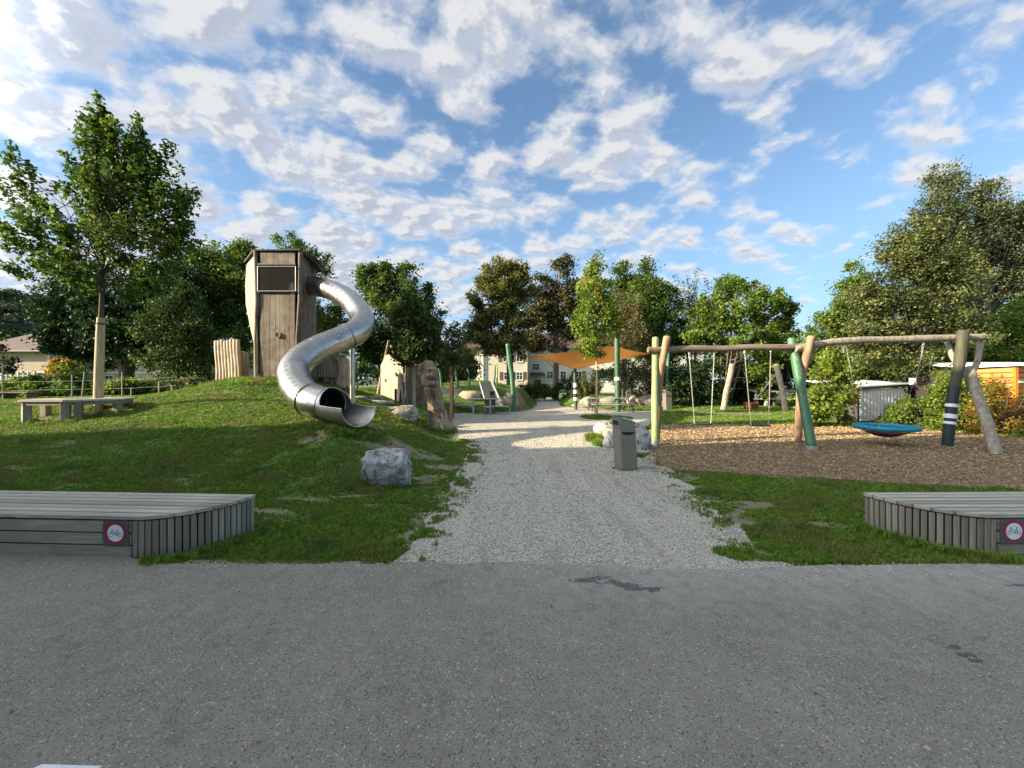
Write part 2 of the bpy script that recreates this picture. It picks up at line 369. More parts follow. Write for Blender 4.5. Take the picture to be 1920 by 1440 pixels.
    base = t.mix(t.mr(vd, .40, .7, 0, .55), base, (.17,.165,.15))
    t.bump(t.math('SUBTRACT', fn, vd), .012); M['gravel'] = t.done(base, .95)
    t = MT('wood_chip_ground'); v = gpos(t)
    vc = t.vor(t.coord('World', (30, 75, 30), (0, 0, .5)), 1, 'Color'); vc2 = t.vor(t.coord('World', (80, 32, 30), (0, 0, .3)), 1, 'Color')
    s3 = t.n('ShaderNodeSeparateColor'); t.L.new(vc, s3.inputs[0]); s4 = t.n('ShaderNodeSeparateColor'); t.L.new(vc2, s4.inputs[0]); ln = t.noise(v, .8, 5)
    k = t.math('MULTIPLY', t.math('ADD', s3.outputs[0], s4.outputs[0]), .5)
    base = t.ramp(k, [(.1, (.06,.038,.018)), (.45, (.21,.14,.065)), (.8, (.36,.25,.125)), (1, (.5,.37,.2))])
    base = t.mix(t.mr(ln, .4, .7, 0, .4), base, (.16,.115,.08)); t.bump(k, .02); M['chips_ground'] = t.done(base, .9)
    t = MT('lawn_soil'); v = gpos(t); f = t.noise(v, 1.1, 5, .6); g = t.noise(t.coord('World', (1, .5, 1)), 45, 4, .7)
    soil = t.ramp(g, [(.3, (.16,.12,.075)), (.7, (.33,.265,.175))])
    gr = t.ramp(t.math('ADD', t.math('MULTIPLY', f, .4), t.math('MULTIPLY', g, .6)), [(.35, (.035,.06,.008)), (.52, (.085,.155,.018)), (.68, (.165,.24,.035))])
    far = t.ramp(t.noise(v, 14, 4, .7), [(.3, (.05,.10,.015)), (.7, (.12,.19,.035))])
    gr = t.mix(.35, gr, far)
    a = t.n('ShaderNodeAttribute', attribute_name='soil').outputs['Fac']
    t.bump(g, .02); M['lawn'] = t.done(t.mix(a, gr, soil), .95)
    for nm, c in (('pebble', [(0, (.15,.135,.11)), (.4, (.42,.385,.30)), (1, (.80,.75,.62))]), ('chip', [(0, (.08,.05,.024)), (.4, (.26,.17,.08)), (1, (.60,.43,.23))]),
                  ('blade', [(0, (.040,.11,.010)), (.45, (.105,.225,.014)), (.85, (.225,.34,.025)), (1, (.40,.34,.11))])):
        t = MT(nm + '_pieces'); r = t.rand(); k = t.ramp(r, c)
        if nm == 'blade':
            pv = gpos(t); k = t.mix(t.mr(t.noise(pv, 1.1, 5, .65), .46, .62, 0, .9), k, t.mix(.55, k, (.20,.145,.05)))
            k = t.mix(t.mr(t.noise(pv, 2.3, 3), .55, .7, 0, .6), k, (.035,.11,.03))
            t.done(k, .55, 0, .3); tr = t.n('ShaderNodeBsdfTranslucent'); t.L.new(k, tr.inputs[0]); ms = t.n('ShaderNodeMixShader'); ms.inputs[0].default_value = .3
            t.L.new(t.b.outputs[0], ms.inputs[1]); t.L.new(tr.outputs[0], ms.inputs[2]); t.L.new(ms.outputs[0], t.out.inputs[0]); M[nm] = t.m
        else: M[nm] = t.done(k, .9)
    # foliage
    M['lf_linden'] = m_leaf('linden_leaves', (.020,.042,.010), (.050,.092,.017), (.13,.185,.035))
    M['lf_dark'] = m_leaf('dark_beech_leaves', (.008,.020,.008), (.016,.038,.012), (.035,.065,.018), .2)
    M['lf_maple'] = m_leaf('maple_leaves', (.022,.045,.010), (.052,.092,.018), (.13,.175,.038), .3)
    M['lf_maple2'] = m_leaf('bluish_maple_leaves', (.016,.034,.008), (.034,.064,.014), (.08,.115,.028), .25)
    M['lf_olive'] = m_leaf('olive_beech_leaves', (.034,.042,.013), (.080,.092,.024), (.19,.19,.055), .3, (.10,.075,.025), (.55, .75))
    M['lf_pine'] = m_leaf('pine_needles', (.034,.036,.014), (.080,.078,.026), (.16,.14,.05), .15, (.035,.055,.022), (.45, .65))
    M['lf_gold'] = m_leaf('yellowing_sapling_leaves', (.055,.10,.018), (.11,.18,.028), (.24,.30,.05), .4, (.42,.28,.06), (.56, .74))
    M['lf_bright'] = m_leaf('bright_green_leaves', (.045,.08,.014), (.095,.155,.024), (.20,.26,.05), .4, (.23,.17,.05), (.58, .78))
    M['lf_silver'] = m_leaf('grey_green_leaves', (.025,.036,.016), (.062,.080,.034), (.17,.19,.09), .3)
    M['lf_willow'] = m_leaf('dusty_green_leaves', (.022,.034,.012), (.058,.080,.022), (.19,.21,.075), .3, (.13,.10,.035), (.58, .78))
    M['lf_brown'] = m_leaf('brownish_twigs_and_leaves', (.05,.042,.02), (.10,.085,.035), (.17,.15,.06), .25)
    M['lf_rust'] = m_leaf('rusty_shrub_leaves', (.10,.06,.015), (.20,.13,.02), (.34,.22,.04), .4, (.10,.15,.03), (.42, .62))
    M['lf_hazel'] = m_leaf('big_hazel_leaves', (.05,.085,.014), (.12,.18,.028), (.26,.31,.055), .45)
    M['lf_forest'] = m_leaf('hillside_forest_leaves', (.020,.036,.018), (.035,.058,.026), (.05,.08,.035), .15)
mk()

# mesh builder ------------------------------------------------------
class MB:
    def __init__(s): s.v = []; s.f = []
    def add(s, vs, fs):
        o = len(s.v); s.v += [tuple(x) for x in vs]; s.f += [tuple(i + o for i in f) for f in fs]; return s
    def box(s, c, size, rz=0., mat=None):
        hx, hy, hz = (q / 2 for q in size)
        vs = [Vector((x, y, z)) for x in (-hx, hx) for y in (-hy, hy) for z in (-hz, hz)]
        m = mat if mat is not None else Matrix.Rotation(rz, 3, 'Z')
        vs = [m @ q + Vector(c) for q in vs]
        return s.add(vs, [(0,1,3,2),(4,6,7,5),(0,4,5,1),(2,3,7,6),(0,2,6,4),(1,5,7,3)])
    def bar(s, a, b, w, h):          # rectangular bar between two points
        a, b = Vector(a), Vector(b); d = b - a; q = d.to_track_quat('Z', 'Y').to_matrix()
        return s.box((a + b) / 2, (w, h, d.length), mat=q)
    def prism(s, poly, z0, z1):
        n = len(poly)
        vs = [(x, y, z0) for x, y in poly] + [(x, y, z1) for x, y in poly]
        return s.add(vs, [tuple(range(n))[::-1], tuple(range(n, 2 * n))] + [(i, (i + 1) % n, n + (i + 1) % n, n + i) for i in range(n)])
    def slab(s, quad, nrm, th):      # thick polygon from a list of 3-D points
        n = len(quad); q = [Vector(p) for p in quad]; k = Vector(nrm).normalized() * th
        return s.add(q + [p + k for p in q], [tuple(range(n))[::-1], tuple(range(n, 2 * n))] + [(i, (i + 1) % n, n + (i + 1) % n, n + i) for i in range(n)])
    def tube(s, pts, rad, seg=10, cap=True, lump=0., seed=0, sx=1.):
        pts = [Vector(p) for p in pts]; n = len(pts)
        if not hasattr(rad, '__len__'): rad = [rad] * n
        up = None; rings = []
        for i, p in enumerate(pts):
            t = (pts[min(i + 1, n - 1)] - pts[max(i - 1, 0)]).normalized()
            if up is None:
                up = Vector((0, 1, 0)) if abs(t.y) < .9 else Vector((0, 0, 1))
            up = (up - t * up.dot(t)).normalized(); si = t.cross(up)
            ring = []
            for k in range(seg):
                a = 2 * math.pi * k / seg; r = rad[i]
                if lump: r *= 1 + lump * (mnoise.noise(Vector((math.cos(a) * 1.3 + seed * 7.1, math.sin(a) * 1.3, p.length * 2.1))) * 1.6)
                ring.append(p + (up * math.cos(a) + si * math.sin(a) * sx) * r)
            rings.append(ring)
        vs = [q for r_ in rings for q in r_]; fs = []
        for i in range(n - 1):
            for k in range(seg):
                a = i * seg + k; b = i * seg + (k + 1) % seg; fs.append((a, b, b + seg, a + seg))
        if cap: fs += [tuple(range(seg))[::-1], tuple(range((n - 1) * seg, n * seg))]
        return s.add(vs, fs)
    def disc(s, c, nrm, r, th, seg=20, r_in=0.):
        q = Vector(nrm).to_track_quat('Z', 'Y').to_matrix(); c = Vector(c)
        ring = lambda rr, z: [c + q @ Vector((math.cos(2 * math.pi * k / seg) * rr, math.sin(2 * math.pi * k / seg) * rr, z)) for k in range(seg)]
        if r_in <= 0:
            vs = ring(r, 0) + ring(r, th)
            return s.add(vs, [tuple(range(seg))[::-1], tuple(range(seg, 2 * seg))] + [(k, (k + 1) % seg, seg + (k + 1) % seg, seg + k) for k in range(seg)])
        vs = ring(r, 0) + ring(r, th) + ring(r_in, th) + ring(r_in, 0); fs = []
        for j in range(4):
            for k in range(seg):
                a = j * seg + k; b = j * seg + (k + 1) % seg; a2 = ((j + 1) % 4) * seg + k; b2 = ((j + 1) % 4) * seg + (k + 1) % seg
                fs.append((a, b, b2, a2))
        return s.add(vs, fs)

def obj(name, mb, mat, parent=None, smooth=False, bevel=0., origin=None, loc=None):
    me = bpy.data.meshes.new(name)
    o0 = Vector(origin) if origin is not None else (parent_world(parent) if parent else Vector((0, 0, 0)))
    me.from_pydata([(Vector(v) - o0) for v in mb.v], [], mb.f)
    me.materials.append(mat)
    bm = bmesh.new(); bm.from_mesh(me); bmesh.ops.recalc_face_normals(bm, faces=bm.faces)
    if bevel: 
        ed = [e for e in bm.edges if len(e.link_faces) == 2 and e.calc_face_angle(0) > .6]
        bmesh.ops.bevel(bm, geom=ed, offset=bevel, segments=1, affect='EDGES', clamp_overlap=True)
    bm.to_mesh(me); bm.free()
    if smooth:
        me.shade_smooth(); 
        try: me.set_sharp_from_angle(angle=R(50))
        except Exception: pass
    o = bpy.data.objects.new(name, me); COL.objects.link(o)
    if parent:
        o.parent = parent
        if origin is not None: o.location = o0 - parent_world(parent)
    elif origin is not None: o.location = o0
    return o
def parent_world(p):
    v = Vector(p.location)
    while p.parent: p = p.parent; v += p.location
    return v
def tag(o, label=None, cat=None, group=None, kind=None):
    if label: o['label'] = label
    if cat: o['category'] = cat
    if group: o['group'] = group
    if kind: o['kind'] = kind
    return o
def thing(name, loc, label, cat, group=None):
    o = bpy.data.objects.new(name, None); COL.objects.link(o); o.location = loc; o.empty_display_size = .2
    return tag(o, label, cat, group)
def copy_tree(o, parent=None):
    c = o.copy(); COL.objects.link(c); c.parent = parent
    for ch in list(o.children): copy_tree(ch, c)
    return c
def fastmesh(name, V, Fq, mat, parent=None, tint=None, origin=(0, 0, 0)):
    me = bpy.data.meshes.new(name); n = len(V); k = Fq.shape[1]
    me.vertices.add(n); me.vertices.foreach_set('co', (V - np.array(origin)).astype(np.float32).ravel())
    me.loops.add(Fq.size); me.loops.foreach_set('vertex_index', Fq.astype(np.int32).ravel())
    me.polygons.add(len(Fq)); me.polygons.foreach_set('loop_start', np.arange(0, Fq.size, k, dtype=np.int32))
    me.polygons.foreach_set('loop_total', np.full(len(Fq), k, dtype=np.int32))
    me.update(calc_edges=True); me.materials.append(mat)
    if tint is not None:
        a = me.attributes.new('tint', 'FLOAT', 'FACE'); a.data.foreach_set('value', tint.astype(np.float32))
    o = bpy.data.objects.new(name, me); COL.objects.link(o)
    if parent: o.parent = parent
    else: o.location = origin
    return o

# ------------------------------------------------------------------ ground sheets
def ragged(pts, amp, step=.12, seed=0., closed=True):
    out = []; n = len(pts)
    for i in range(n if closed else n - 1):
        a = np.array(pts[i]); b = np.array(pts[(i + 1) % n]); L_ = np.linalg.norm(b - a); st = max(step, .012 * np.linalg.norm(a)); k = max(1, int(L_ / st))
        nr = np.array([-(b - a)[1], (b - a)[0]]) / max(L_, 1e-6)
        for j in range(k):
            p = a + (b - a) * j / k
            d = (float(fbm(p[0] * 2.2 + seed, p[1] * 2.2, 4)) - .5) * 2 * amp
            out.append(tuple(p + nr * d))
    return out
def sheet(name, poly, z, mat):
    bm = bmesh.new(); vs = [bm.verts.new((x, y, z)) for x, y in poly]; f = bm.faces.new(vs)
    bmesh.ops.triangulate(bm, faces=[f]); bmesh.ops.recalc_face_normals(bm, faces=bm.faces)
    if bm.faces[:][0].normal.z < 0: bmesh.ops.reverse_faces(bm, faces=bm.faces)
    me = bpy.data.meshes.new(name); bm.to_mesh(me); bm.free(); me.materials.append(mat)
    o = bpy.data.objects.new(name, me); COL.objects.link(o); return tag(o, kind='structure')
def inpoly(x, y, poly):
    x = np.asarray(x); y = np.asarray(y); r = np.zeros(x.shape, bool); p = np.array(poly); n = len(p); j = n - 1
    for i in range(n):
        xi, yi = p[i]; xj, yj = p[j]
        c = ((yi > y) != (yj > y)) & (x < (xj - xi) * (y - yi) / (yj - yi + 1e-12) + xi); r ^= c; j = i
    return r
EDGE = 3.36
lx = [(x, y) for x, y in zip(XE_X, XE_Y) if EDGE < y <= 45]
rx = [(2.46,3.36),(2.30,3.55),(2.48,4.06),(2.62,4.9),(2.90,6.7),(2.95,7.7),(3.2,8.7),(3.9,11),(4.6,13.2),(5.9,16),(7.5,20),(8.6,22.9),(6,24.2),(4.2,25.5),(3.5,27),(4.3,35),(5.0,45)]
gravel_poly = ragged([(-1.15, 3.2)] + [(-1.09,3.4)] + lx, .16, seed=3, closed=False) + [(3, 45)] + ragged(rx[::-1], .14, seed=9, closed=False) + [(2.46,3.36), (2.5,3.2)]
sheet('gravel_path', gravel_poly, .006, M['gravel'])
asph = [(-40,-30),(40,-30)] + ragged([(40,3.5),(8,3.42),(5,3.42),(2.46,3.30),(1.2,3.22),(.6,3.34),(0,3.36),(-1.1,3.38),(-3.3,3.42),(-3.6,3.50),(-40,5.36)], .06, .08, seed=5, closed=False) + [(-40,5.36)]
sheet('asphalt_path', asph, .012, M['asphalt'])
chip_poly = ragged([(2.92,6.95),(4.94,6.5),(6.3,6.04),(7.68,5.68),(10,5.5),(20,5.2),(24,9),(15.2,11.0),(14.4,13.7),(12.8,14.2),(11.2,14.8),(5.4,14.9),(4.7,13),(3.9,11),(3.2,8.7),(2.95,7.6)], .13, seed=21)
sheet('wood_chip_bed', chip_poly, .009, M['chips_ground'])
island = ragged([(3.2,17.4),(4.2,16.6),(5.6,17.2),(5.5,18.6),(4.4,19.3),(3.4,18.8)], .25, .2, seed=31)
tuftpatch = ragged([(1.90,3.56),(2.05,3.40),(2.20,3.42),(2.28,3.55),(2.18,3.66),(1.98,3.68)], .07, .06, seed=35)

# terrain sheet
def axis(segs):
    out = []
    for a, b, st in segs: out += list(np.arange(a, b, st))
    return np.array(out + [segs[-1][1]])
gx = axis([(-600,-60,30),(-60,-16,1.0),(-16,-4,.22),(-4,6,.14),(6,20,.35),(20,60,1.5),(60,600,30)])
gy = axis([(-40,3,2.5),(3,10,.14),(10,22,.25),(22,45,.7),(45,120,8),(120,900,60)])
X, Yg = np.meshgrid(gx, gy); Z = gz(X.ravel(), Yg.ravel())
Z = Z + (fbm(X.ravel() * .9, Yg.ravel() * .9) - .5) * .05 * np.clip(Z * 4, 0, 1)
nx, ny = len(gx), len(gy)
Vt = np.stack([X.ravel(), Yg.ravel(), Z], 1); idx = np.arange(nx * ny).reshape(ny, nx)
Ft = np.stack([idx[:-1, :-1].ravel(), idx[:-1, 1:].ravel(), idx[1:, 1:].ravel(), idx[1:, :-1].ravel()], 1)
soil_spots = [(-3.3,7.5,1.5,.5),(-2.3,7.9,.9,.5),(-4.5,8.5,.9,.5),(-3.5,9.2,.6,.5),(-2.75,5.15,.45,.10),(-2.2,5.35,.4,.10),(-3.1,4.7,.4,.08),(-1.7,5.0,.4,.08),(-1.45,6.4,.45,.35),(-1.25,7.2,.45,.30),(-2.1,10.8,.6,.6),(-7.0,13.2,1.2,.5),(-10.8,9.4,1.3,.9),
  (-4.0,13.4,1.1,1.0),(-3.8,15.2,.9,.8),(11.6,19.5,2.2,.8),(-5.2,14.2,.7,.6),(.2,24.4,.7,2.0),(-3.9,24.0,.9,1.2),(3.6,26.2,.9,.8),(-3.4,4.05,.5,.15),(2.65,4.4,.25,.25),(3.2,5.0,.35,.2),(3.6,4.3,.3,.12)]
def soil_at(x, y):
    x = np.asarray(x, float); y = np.asarray(y, float)
    n1 = fbm(x * 3.1 + 5, y * 4.6, 4); v = np.zeros(x.shape)
    for sx_, sy_, a, b in soil_spots: v = np.maximum(v, 1.25 - ((x - sx_) / a) ** 2 - ((y - sy_) / b) ** 2)
    xe = np.interp(y, XE_Y, XE_X)
    v = np.maximum(v, .75 - np.abs(xe - x) / .5)
    v = np.maximum(v, np.where((y < 8) & (y > 3.3) & (x > 0), .8 - np.abs(x - np.interp(y, [3.4,4,4.9,6.7], [2.35,2.5,2.6,2.9])) / .45, 0))
    v = np.maximum(v, np.where((x > 2.5) & (y > 5) & (y < 7), .7 - np.abs(y - np.interp(x, [2.9,4.9,6.3,7.7,20], [6.9,6.5,6.05,5.7,5.2])) / .3, 0))
    v = np.maximum(v, .45 - (y - 3.3) / .35) if True else v
    return np.clip(sstep(.45, .75, v + (n1 - .5) * 2.6), 0, 1) * .85 * (np.asarray(v) > .02)
gobj = fastmesh('ground', Vt, Ft, M['lawn']); gobj.data.shade_smooth()
sa = gobj.data.attributes.new('soil', 'FLOAT', 'POINT'); sa.data.foreach_set('value', soil_at(Vt[:, 0], Vt[:, 1]).astype(np.float32))
tag(gobj, kind='structure')

def blobpatch(name, cx, cy, r, sx, mat, z, seed, kind='structure'):
    pts = []
    for k in range(26):
        a = 2 * math.pi * k / 26; rr = r * (.55 + .9 * float(fbm(math.cos(a) * 1.6 + seed, math.sin(a) * 1.6 + seed, 3)))
        pts.append((cx + math.cos(a) * rr * sx, cy + math.sin(a) * rr))
    return sheet(name, pts, z, mat)
x0, y0 = G(95, 1434); x1, y1 = G(200, 1437)
y0 -= .014; y1 -= .014
sheet('painted_marking', [(x0 - .02, y0), (x1, y1 + .0), (x1 - .15, y1 - .25), (x0 - .25, y0 - .25)], .017, M['white_band'])

# scattered small pieces (instances on points) --------------------------
def proto_blades(seed, nb=9, h=.045, spread=.03, w=.0035, lean=.5):
    r = random.Random(seed); mb = MB()
    for i in range(nb):
        a = r.uniform(0, 6.28); d = r.uniform(0, spread); x, y = math.cos(a) * d, math.sin(a) * d
        hh = h * r.uniform(.55, 1.25); ln = r.uniform(.1, lean) * hh; b = r.uniform(0, 6.28); ww = w * r.uniform(.7, 1.3)
        dx, dy = math.cos(b), math.sin(b)
        p0 = Vector((x - dy * ww, y + dx * ww, -.005)); p1 = Vector((x + dy * ww, y - dx * ww, -.005))
        q = Vector((x + dx * ln * .35, y + dy * ln * .35, hh * .6)); e = Vector((x + dx * ln, y + dy * ln, hh))
        s_ = Vector((-dy * ww * .8, dx * ww * .8, 0))
        mb.add([p0, p1, q - s_, q + s_, e], [(0, 1, 2, 3), (3, 2, 4)])
    return mb
def proto_stone(seed):
    bm = bmesh.new(); bmesh.ops.create_icosphere(bm, subdivisions=1, radius=1)
    r = random.Random(seed)
    for v in bm.verts: v.co = Vector((v.co.x * 1.1, v.co.y * .85, v.co.z * .6)) * r.uniform(.75, 1.15)
    mb = MB(); bm.verts.index_update(); mb.add([v.co.copy() for v in bm.verts], [tuple(v.index for v in f.verts) for f in bm.faces]); bm.free(); return mb
def proto_chip(seed):
    r = random.Random(seed); mb = MB(); mb.box((0, 0, 0), (1, r.uniform(.25, .5), r.uniform(.08, .18)))
    mb.v = [(x * r.uniform(.8, 1.2), y * r.uniform(.6, 1.3), z) for x, y, z in mb.v]; return mb
def scatter(name, pts, rot, scl, protos, mat, label, cat):
    coll = bpy.data.collections.new(name + '_pieces')
    for i, mb in enumerate(protos):
        me = bpy.data.meshes.new(name + '_piece'); me.from_pydata([tuple(v) for v in mb.v], [], mb.f); me.materials.append(mat)
        o = bpy.data.objects.new(name + '_piece', me); coll.objects.link(o)
    me = bpy.data.meshes.new(name); me.vertices.add(len(pts)); me.vertices.foreach_set('co', pts.astype(np.float32).ravel())
    a = me.attributes.new('rot', 'FLOAT_VECTOR', 'POINT'); a.data.foreach_set('vector', rot.astype(np.float32).ravel())
    a = me.attributes.new('scl', 'FLOAT_VECTOR', 'POINT'); a.data.foreach_set('vector', scl.astype(np.float32).ravel())
    ob = bpy.data.objects.new(name, me); COL.objects.link(ob)
    ng = bpy.data.node_groups.new(name, 'GeometryNodeTree')
    ng.interface.new_socket('Geometry', in_out='INPUT', socket_type='NodeSocketGeometry'); ng.interface.new_socket('Geometry', in_out='OUTPUT', socket_type='NodeSocketGeometry')
    gi = ng.nodes.new('NodeGroupInput'); go = ng.nodes.new('NodeGroupOutput')
    ip = ng.nodes.new('GeometryNodeInstanceOnPoints'); ci = ng.nodes.new('GeometryNodeCollectionInfo')
    ci.inputs['Collection'].default_value = coll; ci.inputs['Separate Children'].default_value = True; ci.inputs['Reset Children'].default_value = True
    ar = ng.nodes.new('GeometryNodeInputNamedAttribute'); ar.data_type = 'FLOAT_VECTOR'; ar.inputs[0].default_value = 'rot'
    as_ = ng.nodes.new('GeometryNodeInputNamedAttribute'); as_.data_type = 'FLOAT_VECTOR'; as_.inputs[0].default_value = 'scl'
    er = ng.nodes.new('FunctionNodeEulerToRotation'); ng.links.new(ar.outputs[0], er.inputs[0])
    L = ng.links.new
    L(gi.outputs[0], ip.inputs['Points']); L(ci.outputs[0], ip.inputs['Instance']); ip.inputs['Pick Instance'].default_value = True
    L(er.outputs[0], ip.inputs['Rotation']); L(as_.outputs[0], ip.inputs['Scale']); L(ip.outputs[0], go.inputs[0])
    md = ob.modifiers.new('scatter', 'NODES'); md.node_group = ng
    return tag(ob, label, cat, kind='stuff')

DECK_L = [(-12, 3.25), (-3.2, 3.25), (-2.75, 4.2), (-12, 4.9)]
DECK_R = [(4.0, 3.25), (12, 3.25), (12, 4.4), (3.98, 4.3)]
def lawn_ok(x, y):
    ok = ~inpoly(x, y, gravel_poly) & ~inpoly(x, y, chip_poly) & ~inpoly(x, y, DECK_L) & (y > 3.33 + (fbm(x * 5, y, 3) - .5) * .12)
    slope_l = (x < -3.3) & (y < 3.46 + (-x - 3.4) * .055)
    return ok & ~slope_l
def rand_view(n, y0, y1, p=1.0, xlim=1.45):
    u = rng.random(n); y = (y0 ** (1 - p) + u * (y1 ** (1 - p) - y0 ** (1 - p))) ** (1 / (1 - p)) if p != 1 else y0 * (y1 / y0) ** u
    x = (rng.random(n) * 2 - 1) * xlim * y; return x, y
def grass():
    x, y = rand_view(330000, 3.35, 13, 1.0)
    k = lawn_ok(x, y) & ~((x > 4.6) & (y < 4.15)) & ~((x > 3.95) & (x <= 4.6) & (y < 4.25) & (y > 4.28 - (x - 3.98) * 1.3))
    x, y = x[k], y[k]
    so = soil_at(x, y); bald = fbm(x * 2.2 + 40, y * 3.6, 4)
    keep = rng.random(len(x)) > np.clip(so * 1.05 + sstep(.56, .70, bald) * .75, 0, .985)
    x, y = x[keep], y[keep]
    xi, yi = rng.uniform(3, 5.8, 2500), rng.uniform(16.5, 19.3, 2500); k = inpoly(xi, yi, island); x = np.r_[x, xi[k]]; y = np.r_[y, yi[k]]
    xi, yi = rng.uniform(1.85, 2.35, 1300), rng.uniform(3.3, 3.75, 1300); k = inpoly(xi, yi, tuftpatch); x = np.r_[x, xi[k]]; y = np.r_[y, yi[k]]
    for ex, ey, sg, nn in ((XE_X, XE_Y, 1, 3800),) + ((tuple(q[0] for q in rx[:7]), tuple(q[1] for q in rx[:7]), -1, 2600),):
        yy = 3.4 + rng.random(nn) ** 1.4 * 7.5; yy = yy[yy < max(ey)]; xx = np.interp(yy, ey, ex) + sg * np.abs(rng.normal(0, .11, len(yy))) * (.4 + 1.6 * fbm(yy * 2.3, yy * 0 + sg, 3)); kk = fbm(xx * 4, yy * 4, 3) > .47; x = np.r_[x, xx[kk]]; y = np.r_[y, yy[kk]]
    x2, y2 = rand_view(60000, 13, 34, 1.0); k = lawn_ok(x2, y2) & (rng.random(len(x2)) > soil_at(x2, y2)); x = np.r_[x, x2[k]]; y = np.r_[y, y2[k]]
    z = gz(x, y); n = len(x); hgt = .40 + .60 * fbm(x * 1.3 + 9, y * 1.3, 3)
    rot = np.stack([rng.normal(0, .15, n), rng.normal(0, .15, n), rng.random(n) * 6.28], 1)
    s = hgt * rng.uniform(.7, 1.3, n); wsc = np.clip(y / 6, 1, 5)
    scatter('grass', np.stack([x, y, z], 1), rot, np.stack([s * wsc, s * wsc, s * np.clip(y / 9, 1, 1.5)], 1), [proto_blades(i) for i in range(6)], M['blade'], 'short trodden green lawn grass around the path and over the mound', 'grass')
    # longer tufts where the mower does not reach
    P = []; 
    def ring(cx, cy, r0, r1, n, hs=1., x_=1.):
        for _ in range(n):
            a = rnd.uniform(0, 6.28); r_ = rnd.uniform(r0, r1); P.append((cx + math.cos(a) * r_ * x_, cy + math.sin(a) * r_, hs * rnd.uniform(.6, 1.2)))
    for x_, y_ in [(-3.35 + .6 * math.sin(t_ * 1.57), 4.15 - .72 * math.cos(t_ * 1.57)) for t_ in np.linspace(0, 1, 60)]:
        for _ in range(9): P.append((x_ + abs(rnd.gauss(0, .06)) + .03, y_ - abs(rnd.gauss(0, .05)) + .0, rnd.uniform(.35, 1.0)))
    for t_ in np.linspace(0, 1, 60):
        x_, y_ = 4.55 - .63 * math.sin(t_ * 1.57), 4.22 - .76 * math.cos(t_ * 1.57)
        for _ in range(9): P.append((x_ - abs(rnd.gauss(0, .06)) - .02, y_ - abs(rnd.gauss(0, .05)) - .02, rnd.uniform(.4, 1.3)))
    ring(-2.12, 5.95, .2, .42, 260, .8); ring(-2.55, 12.4, .35, .75, 700, 2.2); ring(-3.1, 7.55, .05, .4, 420, 1.7, 1.5); ring(-4.1, 8.2, .1, .5, 300, 1.5, 1.5)
    ring(2.13, 7.15, .17, .24, 90, .5); ring(2.65, 8.4, .1, .3, 150, 1.0); ring(2.3, 10.6, .0, .35, 420, 2.6, .5); ring(2.25, 9.9, .0, .3, 220, 2.0, .4); ring(4.0, 17.9, .0, .5, 260, 2.2, 1.4); ring(-3.4, 11.9, .4, .7, 250, 1.6)
    ring(-10.8, 9.3, .6, 1.2, 500, 1.3); ring(-8.6, 13.2, .2, 1.2, 500, 1.8); ring(-11.3, 14.8, .2, .8, 300, 2.0)
    for _ in range(500): x_ = rnd.uniform(11, 16); P.append((x_, 14.6 - (x_ - 11) * .25 + rnd.gauss(0, .12), rnd.uniform(1, 2.6)))
    A = np.array(P); n = len(A); z = gz(A[:, 0], A[:, 1])
    rot = np.stack([rng.normal(0, .2, n), rng.normal(0, .2, n), rng.random(n) * 6.28], 1)
    scatter('long_grass', np.stack([A[:, 0], A[:, 1], z], 1), rot, np.repeat(A[:, 2:3], 3, 1) * 1.0, [proto_blades(50 + i, 12, .07, .03, .003, .8) for i in range(5)], M['blade'], 'longer unmown grass tufts against the platforms, boulders, slide mouth and carved trunk', 'grass')
grass()
def pebbles():
    x, y = rand_view(80000, 1.3, 14, 1.0); onasph = y < 3.36
    k = (inpoly(x, y, gravel_poly) & (y > 3.3)) | (onasph & (rng.random(len(x)) < .10 + .9 * sstep(2.75, 3.4, y) ** 2 * (x > -1.4) * (x < 3.6) + .25 * sstep(3.1, 3.4, y)))
    k |= (y > 3.3) & (np.abs(x - np.interp(y, XE_Y, XE_X)) < .35 * rng.random(len(x)) ** 1.5)
    x, y = x[k], y[k]; n = len(x); z = gz(x, y) + .014
    s = rng.uniform(.004, .011, n) * np.clip(y / 5, .8, 1.8); s = np.where(y < 3.3, s * np.where(y > 2.9, .75, .42), s); rot = rng.random((n, 3)) * np.array([.6, .6, 6.28])
    scatter('gravel_stones', np.stack([x, y, z], 1), rot, np.repeat(s[:, None], 3, 1), [proto_stone(i) for i in range(4)], M['pebble'], 'loose pale grey gravel stones on the path and along its edges', 'gravel')
    x, y = rand_view(80000, 5.3, 15, 1.0); k = (inpoly(x, y, chip_poly)) | ((x > 2.6) & (x < 4) & (y > 6.6) & (y < 9) & (rng.random(len(x)) < .3))
    x, y = x[k], y[k]; n = len(x); s = rng.uniform(.018, .045, n) * np.clip(y / 8, .8, 1.6)
    scatter('wood_chips', np.stack([x, y, np.full(n, .014) + rng.random(n) * .012], 1), np.stack([rng.normal(0, .3, n), rng.normal(0, .3, n), rng.random(n) * 6.28], 1), np.repeat(s[:, None], 3, 1), [proto_chip(i) for i in range(5)], M['chip'], 'tan wood chips spread as soft fall under the swings', 'wood chips')
pebbles()

def fallen():
    x, y = rand_view(170, 1.4, 10, 1.0); n = len(x); z = gz(x, y) + .03; mb = MB(); mb.add([(-.5,0,0),(-.1,-.35,.06),(.5,0,.02),(-.1,.35,.06)], [(0,1,2,3)])
    scatter('fallen_leaves', np.stack([x, y, z], 1), np.stack([rng.normal(0,.2,n), rng.normal(0,.2,n), rng.random(n) * 6.28], 1), np.repeat(rng.uniform(.012, .035, n)[:, None], 3, 1), [mb], M['chip'], 'few dry brown leaves lying on asphalt, gravel and grass', 'leaves')
fallen()

